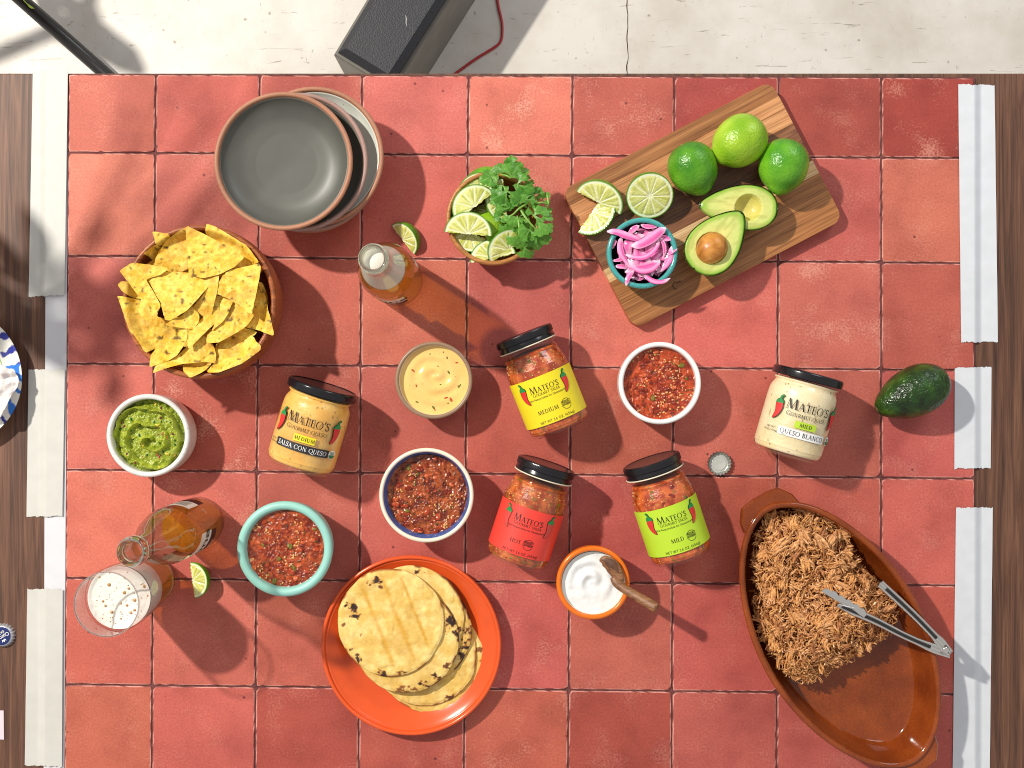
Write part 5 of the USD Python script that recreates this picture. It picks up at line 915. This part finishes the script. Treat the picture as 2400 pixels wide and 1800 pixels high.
# ------------------------------------------------------------------ jars
jar_pane = pane("jar_glass", (0.99, 0.985, 0.97), 0.02)
lid_black = plain("black_lid", S(24, 23, 27), .2, .1, 100); ring_cream = plain("cream_seal", S(226, 216, 190), .5); lid_top_m = plain("black_lid_top", S(30, 26, 28), .25)
def lathe_y(prof, n=80):
    v, f = lathe(prof, n); return np.column_stack([v[:, 0], v[:, 2], -v[:, 1]]), f
JW = {}
def jar(label, pb, pl, R, Hh, kind, tiltdeg=3.5):
    """A jar lying on its side; pb, pl: the picture's points for the middle of the base and of the lid."""
    zb = R; zl = R + Hh * math.sin(math.radians(tiltdeg)); B, L = W(*pb, zb), W(*pl, zl); th = math.atan2(L[1] - B[1], L[0] - B[0]) - PI / 2
    t = thing("glass_jar", label, "jar", (B[0], B[1], 0), th); Rm = Rx(math.radians(tiltdeg)); fix = lambda m: move(rot(m, Rm), (0, 0, R * math.cos(math.radians(tiltdeg))))
    P = lambda name, m, mat, **k: part(name, fix(m), mat, k.pop("par", t), **k)
    return t, P
def salsa_fill(P, prof, seed, dark):
    pr_ = catmull(prof, 7); n = 150; v, f = lathe_y(pr_, n); s = np.array(seed) * 1.7; q = v * 130 + s
    nz = fbm(q, 4, seed); n2 = fbm(v * 330 + s, 3, seed + 2); rad = v[:, [0, 2]]; v[:, [0, 2]] = rad * (1 - .02 * (nz - .5) - .012 * (n2 - .5))[:, None]
    col = mixc(mixc(S(160 - dark, 54, 20), S(216 - dark, 106, 50), sst(.3, .68, nz)), np.array(S(222, 144, 74)), sst(.60, .72, n2) * .7); col = mixc(col, np.array(S(108, 104, 34)), sst(.66, .74, fbm(v * 240 + s + 40, 2, 7)) * .8)
    P("salsa", (v, f), vcol("salsa_in_jar", .3, .2, 700, .0006, 420), col=col); r = np.random.default_rng(seed); seeds, cks = [], []
    for k in range(330):
        y = r.uniform(prof[1][1] + .003, prof[-2][1] - .003); a = r.uniform(-1.9, 1.9); rr = np.interp(y, [p[1] for p in prof], [p[0] for p in prof]); c = np.array([rr * math.sin(a), y, rr * math.cos(a)]) * [1.0, 1, 1.0]
        if k < 190:
            sd = r.uniform(.0007, .0014); seeds.append(move((seedbit[0] * sd, seedbit[1]), c))
        elif k < 250:
            v_, f_ = chunk(r, r.uniform(.002, .0045)); cks.append((v_ * [1, 1, .5] @ Rz(r.uniform(0, 6)).T @ Ry(a).T + c * .99, f_))
    P("tomato_seeds", cat(*seeds), seed_m, kind="stuff"); 
    for k, c in enumerate(cks): P("tomato_chunk", c, chunk_m[k % 4])
def salsa_jar(label, pb, pl, paper, band, word, chilis, seed, dark=0):
    R, Hh = .0362, .119; t, P = jar(label, pb, pl, R, Hh, "salsa")
    prof = [(0, .0028), (.022, .0022), (.0315, .0012), (.0350, .006), (.0360, .013), (.0360, .070), (.0352, .080), (.0318, .091), (.0300, .096), (.0300, .100)]
    out = catmull(prof, 6); P("glass", lathe_y(np.vstack([out, [(.0322, .1005), (.0325, .1022), (.0305, .1035), (.0300, .1045)]]), 96), jar_pane)
    salsa_fill(P, [(0, .0052), (.022, .005), (.0312, .0045), (.0338, .0085), (.0346, .015), (.0346, .070), (.0338, .080), (.0306, .090), (.0286, .096), (0, .0985)], seed, dark)
    P("seal_ring", lathe_y([(.0300, .1030), (.0336, .1030), (.0340, .1036), (.0336, .1044), (.0300, .1044)], 80), ring_cream)
    lp = [(.0300, .1044), (.0332, .1044), (.0334, .1060), (.0326, .1085), (.0324, .1098), (.0333, .1106)]
    P("lid", lathe_y(lp + [(.0333, .1110)], 80), lid_black, smooth=40)
    n = 240; an_ = np.linspace(0, 2 * PI, n, endpoint=False); kn = .0333 + .00035 * (np.arange(n) % 2); rows = [np.column_stack([k * np.cos(an_), np.full(n, y), -k * np.sin(an_)]) for k, y in ((kn, .1108), (kn, .1160), (kn * 0 + .0328, .1180), (kn * 0 + .0310, .1186), (kn * 0 + .0296, .1178), (kn * 0, .1177))]
    P("lid_knurl", (np.vstack(rows), grid_faces(6, n, wrap_v=True)[:, ::-1]), lid_black, smooth=30)
    # paper label round the jar
    y0, y1, hw = .0150, .0690, .0362 * 1.62; lab = flatm(sbox(-hw, y0, hw, y1)); lv = wrapy(lab, R, 0, 0, .00035, .004)
    plab = group_part("label", t)
    P("label_paper", lv, paper, par=plab); fy = lambda f_: y1 - f_ * (y1 - y0)
    def word_(g, x, fr, dr=.0006, m=black_print, nm="lettering"): P(nm, wrapy(flatm(g) if not isinstance(g, tuple) else g, R, x, fy(fr), dr), m, par=plab)
    word_(serif("MATEO'S", .0060, 1.32), -.0016, .31); word_(serif("GOURMET SALSA", .0030, 1.25), -.0008, .385)
    word_(sans("Not Responsible for Obsession®", .0021), -.0010, .46); xw = {"MEDIUM": -.0066, "MILD": -.0032, "HOT": -.0086}[word]; word_(serif(word, .0046, 1.0, .12), xw, .765); word_(sans("NET WT 16 OZ. (454g)", .0028), .0004, .965)
    xs = {"MEDIUM": .0156, "MILD": .0138, "HOT": .0062}[word]; cond = lambda q: (q[0] * [.62, 1], q[1])
    word_(cond(sans("UNIQUELY", .0026, True)), xs, .705); word_(cond(sans("DIFFERENT", .0026, True)), xs, .765)
    for a0, a1, yy in ((25, 155, .725), (205, 335, .735)): word_(arcring(0, 0, .0058, .0058, .0005, .0005, a0, a1), xs, yy, nm="emblem_arc")
    for sx in (-1, 1):
        pod, capp, outl_ = chili(.0235, sx < 0 if chilis else sx > 0); x = .0248 if sx > 0 else -.0272
        word_(outl_, x, .515, .0006, black_print, "chilli_outline"); word_(pod, x, .515, .0009, band, "chilli_pod"); word_(capp, x, .515, .0010, plain("chilli_green", S(32, 140, 72), .5, .05), "chilli_stalk")
paper = lambda n, c: plain(n, c, .42, .04, 20)
red_p = plain("chilli_red", S(214, 50, 48), .45, .06)
salsa_jar("salsa jar lying down with yellow label reading MEDIUM and black lid", (1316, 1007.6), (1228.7, 788.3), paper("yellow_paper", S(238, 218, 36)), red_p, "MEDIUM", True, 3)
salsa_jar("salsa jar lying down with red label reading HOT and black lid", (1207, 1316.7), (1282.9, 1085), paper("red_paper", S(236, 66, 54)), plain("chilli_dull_red", S(206, 70, 62), .45, .05), "HOT", True, 4, 10)
salsa_jar("salsa jar lying down with lime green label reading MILD and black lid", (1601, 1307), (1525.5, 1079), paper("lime_green_paper", S(186, 220, 52)), red_p, "MILD", True, 5)

clear_film = pane("clear_label_film", (0.985, 0.985, 0.98), .08)
def queso_jar(label, pb, pl, cheese, cheese2, word, word_m, bar_word, bar_m, bar_txt, chip_w, seed):
    R, Hh = .0400, .0985; t, P = jar(label, pb, pl, R, Hh, "queso")
    prof = [(0, .0030), (.026, .0024), (.0355, .0014), (.0392, .007), (.0400, .014), (.0398, .055), (.0394, .070), (.0382, .077), (.0352, .0835), (.0350, .0865)]
    P("glass", lathe_y(np.vstack([catmull(prof, 6), [(.0362, .0872), (.0362, .0884), (.0352, .0892)]]), 100), jar_pane)
    fill = catmull([(0, .0062), (.026, .006), (.0350, .0055), (.0378, .0105), (.0385, .016), (.0384, .055), (.0380, .070), (.0368, .077), (.0338, .0830), (.0336, .087), (0, .0885)], 7); n = 160; v, f = lathe_y(fill, n); nz = fbm(v * 60 + seed, 4, seed); n2 = fbm(v * 300 + seed, 3, 2); sp = sst(.86, .9, vnoise(v * 520 + seed, 3))
    band = sst(.55, .7, fbm(v * [40, 110, 40] + seed, 4, 5)); col = mixc(mixc(cheese, cheese2, sst(.35, .7, nz)), np.array(cheese2) * [.98, .9, .72], band * .8); col = mixc(col, np.array(S(120, 90, 50)), sp * .8)
    P("cheese", (v, f), vcol("cheese_in_jar", .35, .04, 500, .0004, 300), col=col)
    P("lid", lathe_y(catmull([(.0350, .0893), (.0390, .0893), (.0398, .0900), (.0399, .0955), (.0394, .0972), (.0382, .0984), (.0362, .0986), (.0348, .0979), (.010, .0977), (0, .0977)], 4), 96), lid_black)
    y0, y1 = .012, .078; fy = lambda f_: f_; lab = group_part("label", t)
    P("label_film", wrapy(flatm(sbox(-.044, .0155, .044, .0655)), R, 0, 0, .0004, .004), clear_film, par=lab)
    def word_(g, x, fr, dr=.0008, m=black_print, nm="lettering"): P(nm, wrapy(flatm(g) if not isinstance(g, tuple) else g, R, x, fy(fr), dr), m, par=lab)
    word_(serif("MATEO'S", .0088, 1.32), .0015, .0545); word_(serif("GOURMET QUESO", .0042, 1.25), .0022, .0470)
    word_(rrect(.0245, .0078, .0003), .003, .0395, .0008, word_m, "strength_patch"); word_(serif(word, .0042, 1.0, .16), .003, .0374, .0011)
    bw = .0640 if len(bar_word) > 13 else .0560
    word_(rrect(bw, .0090, .0010), .0028, .0290, .0008, bar_m, "name_bar"); word_(serif(bar_word, .0049 if len(bar_word) > 13 else .0052, 1.0, .10), .0028, .0266, .0011, bar_txt)
    for sx in (-1, 1):
        pod, capp, outl_ = chili(.0255, False); x = .0365 if sx > 0 else -.0318; cy = .0408 if sx > 0 else .0395
        word_(outl_, x, cy, .0008, black_print, "chilli_outline"); word_(pod, x, cy, .0011, red_p, "chilli_pod"); word_(capp, x, cy, .0012, plain("chilli_green", S(32, 140, 72), .5, .05), "chilli_stalk")
    gcol = plain("seal_green", S(30, 120, 66), .5); wcol = plain("seal_white", S(238, 240, 236), .5)
    word_(Point(0, 0).buffer(.0050, quad_segs=8), .0400, .0290, .0009, wcol, "seal_disc"); word_(Point(0, 0).buffer(.0044, quad_segs=8).intersection(sbox(-1, -1, 1, -.0004)), .0400, .0290, .0012, gcol, "seal_half"); word_(sans("NO", .0030, True), .0400, .0292, .0012, gcol)
    word_(sans("NET WT", .0021), -.0350, .0290); word_(sans("15 OZ (425g)", .0021), -.0350, .0255)
wht = plain("white_print", S(236, 236, 234), .5)
queso_jar("yellow cheese jar lying down, black bar reading SALSA CON QUESO", (700.3, 1096.7), (759, 902), S(238, 180, 84), S(244, 200, 114), "MEDIUM", plain("yellow_patch", S(240, 226, 44), .5), "SALSA CON QUESO", plain("dark_bar", S(42, 40, 44), .5), wht, None, 2)
queso_jar("pale cheese jar lying down, white bar reading QUESO BLANCO", (1840, 1069), (1895, 878.4), S(240, 222, 176), S(244, 230, 194), "MILD", plain("lime_patch", S(184, 216, 56), .5), "QUESO BLANCO", wht, black_print, None, 7)

# ------------------------------------------------------------------ beer bottles and glass
bottle_glass = pane("bottle_glass", (0.96, 0.97, 0.94), 0.02, .75, .42); thick_glass = glass("thick_glass", (0.70, 0.74, 0.64), 1.5)
beer_m = M("amber_beer", {"t": ("transparent_bsdf", {"color": (1.0, 0.84, 0.30)}), "d": ("diffuse_bsdf", {"color": S(236, 180, 44)}), "tl": ("translucent_bsdf", {"color": S(248, 196, 56)}), "g": ("glossy_bsdf", {"roughness": 0.04}), **SCHLICK, "ma": ("math", {"math_type": "multiply_add", "value2": .25, "value3": 0.02}), "m1": ("mix_closure", {"fac": 0.5}), "m2": ("mix_closure", {"fac": 0.24}), "x": ("mix_closure", {})},
    [("d.BSDF", "m1.closure1"), ("tl.BSDF", "m1.closure2"), ("t.BSDF", "m2.closure1"), ("m1.closure", "m2.closure2"), *SCHLINK, ("m2.closure", "x.closure1"), ("g.BSDF", "x.closure2")], surface="x.closure"); foam_m = vcol("beer_foam", .55, .05, 800, .0003, 900)
maroon = plain("maroon_print", S(62, 22, 20), .45); cream_p = plain("cream_paper_label", S(232, 222, 208), .5); gold_p = plain("gold_print", S(206, 150, 40), .35)
BOUT = [(0, .004), (.018, .0030), (.0262, .0006), (.0292, .004), (.0304, .012), (.0304, .112), (.0296, .128), (.0258, .150), (.0198, .172), (.0150, .192), (.0136, .212), (.0134, .226)]
def wrapz(vf, R, a0, z0, dr):
    v, f = dense(np.asarray(vf[0], float)[:, :2], np.asarray(vf[1]), .0035); a = a0 + v[:, 0] / R
    return np.column_stack([(R + dr) * np.cos(a), (R + dr) * np.sin(a), v[:, 1] + z0]), f
def bottle(label, u, v, level, foam_top, front, back, seed):
    c = W(u, v, 0); t = thing("beer_bottle", label, "bottle", c); out = catmull(BOUT, 7); lip = [(.0138, .2275), (.0150, .229), (.0151, .2365), (.0142, .2400), (.0122, .2408), (.0106, .2398), (.0100, .236)]
    th_ = .0026; inn = [(max(r - th_, 0), max(z, .0075)) for r, z in out[::-1]]; part("glass", lathe(out, 96), bottle_glass, t)
    part("lip", lathe(np.vstack([[(.0136, .2262)], lip, [(.0108, .2262), (.0136, .2262)]]), 72), thick_glass, t); part("inner_neck", lathe(np.array([(.0108, .2262), (.0109, .205), (.0124, .190), (.0170, .172), (.0228, .152)]), 72), bottle_glass, t)
    ip = np.array([(max(r - th_ + .0003, 0), max(z, .0072)) for r, z in out]); ip = ip[ip[:, 1] < level]; rl = np.interp(level, out[:, 1], out[:, 0]) - th_ + .0003
    part("beer", lathe(np.vstack([ip, [(rl, level), (0, level)]]), 96), beer_m, t)
    if foam_top:
        fz = np.array([(np.interp(z, out[:, 1], out[:, 0]) - th_ + .0002, z) for z in np.linspace(level + .0002, foam_top, 24)]); m_ = lathe(np.vstack([[(0, level + .0002)], fz, [(0, foam_top)]]), 72)
        part("foam", m_, foam_m, t, col=np.array(S(240, 232, 220)))
    else:
        r = np.random.default_rng(seed); bb = []
        for k in range(160):
            a, q = r.uniform(0, 6.28), rl * math.sqrt(r.uniform(0, 1)); s = r.uniform(.0004, .0011); bb.append(move((ellipsoid(1, 1, .7, 7, 5)[0] * s, ellipsoid(1, 1, .7, 7, 5)[1]), (q * math.cos(a), q * math.sin(a), level + s * .3)))
        part("bubbles", cat(*bb), pane("bubble_film", (.97, .95, .9), .02), t, kind="stuff")
    Rl = .0304; lab = group_part("label", t)
    for a0, hw, txt in ((front, .031, True), (back, .022, False)):
        part("label_paper", wrapz(flatm(sbox(-hw, .060, hw, .099)), Rl, a0, 0, .0003), cream_p, lab); part("label_band", wrapz(flatm(sbox(-hw, .0385, hw, .0598)), Rl, a0, 0, .0003), maroon, lab)
        if txt:
            part("lettering", wrapz(sans("Corona", .0145, True), Rl, a0, .070, .0006), black_print, lab); part("lettering", wrapz(sans("CERVEZA BEER", .0036, True), Rl, a0, .0425, .0006), wht, lab); part("label_emblem", wrapz(flatm(Point(0, 0).buffer(.0050, quad_segs=8)), Rl, a0, .0535, .0006), gold_p, lab)
        else:
            for q in range(6): part("lettering", wrapz(flatm(sbox(-.016, 0, .016 - .003 * (q % 3), .0016)), Rl, a0, .066 + .005 * q, .0006), black_print, lab)
bottle("clear beer bottle standing full of amber beer with white foam in its neck", 932, 658, .150, .232, -2.05, 1.0, 1)
bottle("clear half empty beer bottle standing beside the beer glass", 466, 1224, .050, None, -1.05, 1.75, 2)

gc = W(357, 1358, 0); t = thing("beer_glass", "tall clear glass of amber beer with thick white foam, at lower left", "glass", gc)
go = catmull([(0, .0015), (.022, .0008), (.0272, .003), (.0285, .010), (.0300, .030), (.0336, .075), (.0352, .105), (.0350, .130), (.0342, .152)], 7); gi = np.array([(max(r - .0016, 0), max(z, .010)) for r, z in go[::-1]])
part("glass", lathe(go, 110), pane("drinking_glass", (.97, .96, .955), .02, .75, .5), t)
part("rim", lathe([(.0342, .1518), (.0342, .1528), (.0337, .1534), (.0331, .1530), (.0329, .1518), (.0342, .1518)], 110), glass("rim_glass", (.62, .56, .55), 1.5), t)
part("thick_base", lathe([(0, .0018), (.022, .0012), (.0268, .0032), (.0272, .0085), (0, .0095)], 80), thick_glass, t)
lvl, ft = .064, .112; ip = np.array([(max(r - .0016 + .0002, 0), max(z, .0098)) for r, z in go]); ip = ip[ip[:, 1] < lvl]; rl = np.interp(lvl, go[:, 1], go[:, 0]) - .0014
part("beer", lathe(np.vstack([ip, [(rl, lvl), (0, lvl)]]), 100), beer_m, t)
fz = np.array([(np.interp(z, go[:, 1], go[:, 0]) - .0015, z) for z in np.linspace(lvl + .0003, ft, 20)]); x, y, f = polar(40, 140, 1.0); rf = fz[-1, 0]; zt = ft + .0009 * fbm(np.stack([x * 9, y * 9, x * 0], -1), 3, 1) + .002 * sst(.86, 1, np.hypot(x, y))
side = lathe(np.vstack([[(0, lvl + .0003)], fz]), 140); part("foam", cat(side, (np.stack([x * rf, y * rf, zt], -1).reshape(-1, 3), f)), foam_m, t, col=np.array(S(242, 236, 226)))
r = np.random.default_rng(6); bub = plain("foam_bubble", S(186, 140, 90), .25, .3, 800); b_ = []
for k in range(70):
    a, q = r.uniform(0, 6.28), rf * .93 * math.sqrt(r.uniform(0, 1)); s = r.uniform(.0003, .0007) if k > 14 else r.uniform(.0009, .0021); m_ = move((ellipsoid(1, 1, .45, 9, 6)[0] * s, ellipsoid(1, 1, .45, 9, 6)[1]), (q * math.cos(a), q * math.sin(a), ft + .0007))
    if k <= 14: part("bubble", m_, bub, t)
    else: b_.append(m_)
part("small_bubbles", cat(*b_), bub, t, kind="stuff")

# ------------------------------------------------------------------ bottle caps, paper plate, napkin, note
def crown(h_up):
    n = 21 * 8; a = np.linspace(0, 2 * PI, n, endpoint=False); fl = .5 + .5 * np.cos(a * 21); rows = [(np.full(n, .0001), .0058), (np.full(n, .0095), .0058), (np.full(n, .0112), .0054), (.0122 + .0003 * fl, .0044), (.0128 + .0007 * fl, .0020), (.0131 + .0014 * fl, .0001)]
    v = np.vstack([np.column_stack([r_ * np.cos(a), r_ * np.sin(a), np.full(n, z)]) for r_, z in rows]); f = grid_faces(6, n, wrap_v=True); w = v.copy(); w[:, :2] *= .965; w[:, 2] -= .0004
    m = cat((v, f), (w, f[:, ::-1])); return m if h_up else rot(move(m, (0, 0, -.0058)), Rx(PI))
c = W(1685.5, 1086, .003); t = thing("bottle_cap", "silver bottle cap lying upside down on tile beside the green label jar", "bottle cap", (c[0], c[1], 0)); part("crimped_shell", crown(False), plain("cap_tin", S(176, 176, 170), .32, .08, 80, metallic=.75), t)
part("liner", lathe([(0, .0009), (.0068, .0009), (.0074, .0015), (.0082, .0015), (.0086, .0008), (.0106, .0008)][::-1], 48), plain("cap_liner", S(186, 188, 182), .3, .1, 200), t)
c = W(4, 1490.5, TT + .005); t = thing("bottle_cap", "dark blue bottle cap with white lettering at the left edge of the table", "bottle cap", (c[0], c[1], TT)); part("crimped_shell", crown(True), plain("cap_silver", S(198, 200, 206), .3, .05, 80, metallic=.6), t)
part("blue_top", lathe([(.0108, .0056), (.0094, .0061), (0, .0061)], 48), plain("cap_blue", S(34, 46, 104), .28, .05), t); cr_ = math.radians(213)
for tx, hh, yy in (("Corona", .0040, -.0006), ("EXTRA", .0026, -.0048)): v_, f = sans(tx, hh, True); part("lettering", rot((np.column_stack([v_[:, 0], v_[:, 1] + yy, np.full(len(v_), .0064)]), f), Rz(cr_)), wht, t)
part("crown_emblem", rot((lambda vf: (np.column_stack([vf[0], np.full(len(vf[0]), .0064)]), vf[1]))(flatm(Polygon([(-.0022, .0048), (.0022, .0048), (.0027, .0075), (.0012, .0062), (0, .0082), (-.0012, .0062), (-.0027, .0075)]))), Rz(cr_)), wht, t)

PZ = TT; ph = .016; c = W(-112, 885, PZ + ph); R = mpx(164, PZ + ph); t = thing("paper_plate", "paper plate with blue brushstroke border, cut off by the left edge", "paper plate", (c[0], c[1], PZ))
nr, n2 = 90, 420; rr = np.linspace(.001, 1, nr)[:, None] * np.ones(n2); a = np.linspace(0, 2 * PI, n2, endpoint=False)[None] * np.ones((nr, 1)); z = .0012 + ph * sst(.62, .99, rr) ** .9
wv = fbm(np.stack([np.cos(a) * 4, np.sin(a) * 4, rr * 3], -1), 3, 2); s1 = np.sin(a * 23 + rr * 14 + 9 * wv); s2 = np.sin(a * 9 - rr * 20 + 7 * wv); bm = sst(.2, .35, s1) * sst(.70, .73, rr); seg = sst(.45, .55, fbm(np.stack([np.cos(a) * 2.2, np.sin(a) * 2.2, rr * 2 + 7], -1), 2, 8))
col = mixc(np.broadcast_to(S(236, 234, 226), rr.shape + (3,)), mixc(S(40, 120, 214), S(38, 48, 148), seg), bm * (1 - .0 * s2)); col = mixc(col, np.array(S(130, 172, 110)), sst(.012, .006, np.abs(rr - .66)))
top = np.stack([R * rr * np.cos(a), R * rr * np.sin(a), z], -1).reshape(-1, 3); lo = top - [0, 0, .0008]; f = grid_faces(nr, n2, wrap_v=True); part("plate", cat((top, f), (lo, f[:, ::-1])), vcol("printed_paper", .45, .03, 500), t, col=np.vstack([col.reshape(-1, 3)] * 2))
c = W(-22, 905, .012); v_, f = fillpoly(Polygon([(-.045, -.03), (-.02, -.044), (.014, -.040), (.022, -.028), (.036, .006), (.030, .018), (.012, .026), (-.04, .03)]), .0016); q = np.column_stack([v_, np.zeros(len(v_))]); z = .012 * np.abs(fbm(q * 55, 4, 3) - .5) * 2 + .003 * fbm(q * 160, 2, 4) + .006 * np.sin(v_[:, 0] * 130 + v_[:, 1] * 60) * .5 + .006
t_ = part("paper_napkin", cat((np.column_stack([v_, z]), f), (np.column_stack([v_, z - .0005]), f[:, ::-1])), plain("tissue", S(228, 222, 220), .8, .04, 300, .0006, 700), None, label="crumpled white paper napkin lying on the blue patterned plate", cat="napkin"); UsdGeom.Xformable(t_).AddTranslateOp().Set(Gf.Vec3d(*map(float, c)))
part("paper_note", prism(Polygon([W(-70, 1664, TT)[:2], W(9, 1665, TT)[:2], W(10, 1733, TT)[:2], W(-70, 1728, TT)[:2]]), TT + .0003, TT + .0008), plain("pink_paper", S(232, 206, 216), .6, .03), None, smooth=False, label="small pale pink paper note at the lower left edge of the table", cat="paper")

# ------------------------------------------------------------------ unseen plant out of the frame, placed to dapple the upper left tiles
pc = np.array([-.775, .285, TT]); t = thing("unseen_plant", "unseen leafy plant left of the picture, placed to dapple the upper left tiles with shade", "plant", pc); r = np.random.default_rng(12)
part("pot", lathe(catmull([(0, 0), (.045, 0), (.052, .01), (.064, .10), (.068, .118), (.068, .124), (.062, .124), (.060, .112), (0, .110)], 3), 48), plain("clay_pot", S(150, 86, 60), .7), t)
green = plain("plant_leaf", S(60, 110, 44), .4, .2, 40)
for k in range(11):
    a = r.uniform(-.9, 1.3) + (PI if k % 4 == 3 else 0); Lh = r.uniform(.34, .70); sp = r.uniform(.04, .16)
    p = catmull([(0, 0, .11), (math.cos(a) * sp * .3, math.sin(a) * sp * .3, .11 + Lh * .5), (math.cos(a) * sp, math.sin(a) * sp + .36 * Lh / .5, .11 + Lh)], 6); part("stem", tube(p, .0025, 6), green, t)
    for q in range(3):
        at = p[int(len(p) * (.35 + .13 * q)) if int(len(p) * (.35 + .13 * q)) < len(p) else -1]; th = r.uniform(0, 6.28); L = r.uniform(.045, .07); s = np.linspace(0, 1, 9); w = np.sin(s ** .8 * PI) * L * .22
        v = np.vstack([np.column_stack([s * L, w, -.25 * L * s * s]), np.column_stack([s * L, -w, -.25 * L * s * s])]); f = np.array([[i, i + 1, i + 10, i + 9] for i in range(8)]); part("leaf", (v @ (Rz(th) @ Ry(r.uniform(-.6, .3))).T + at, f[:, ::-1]), green, t)
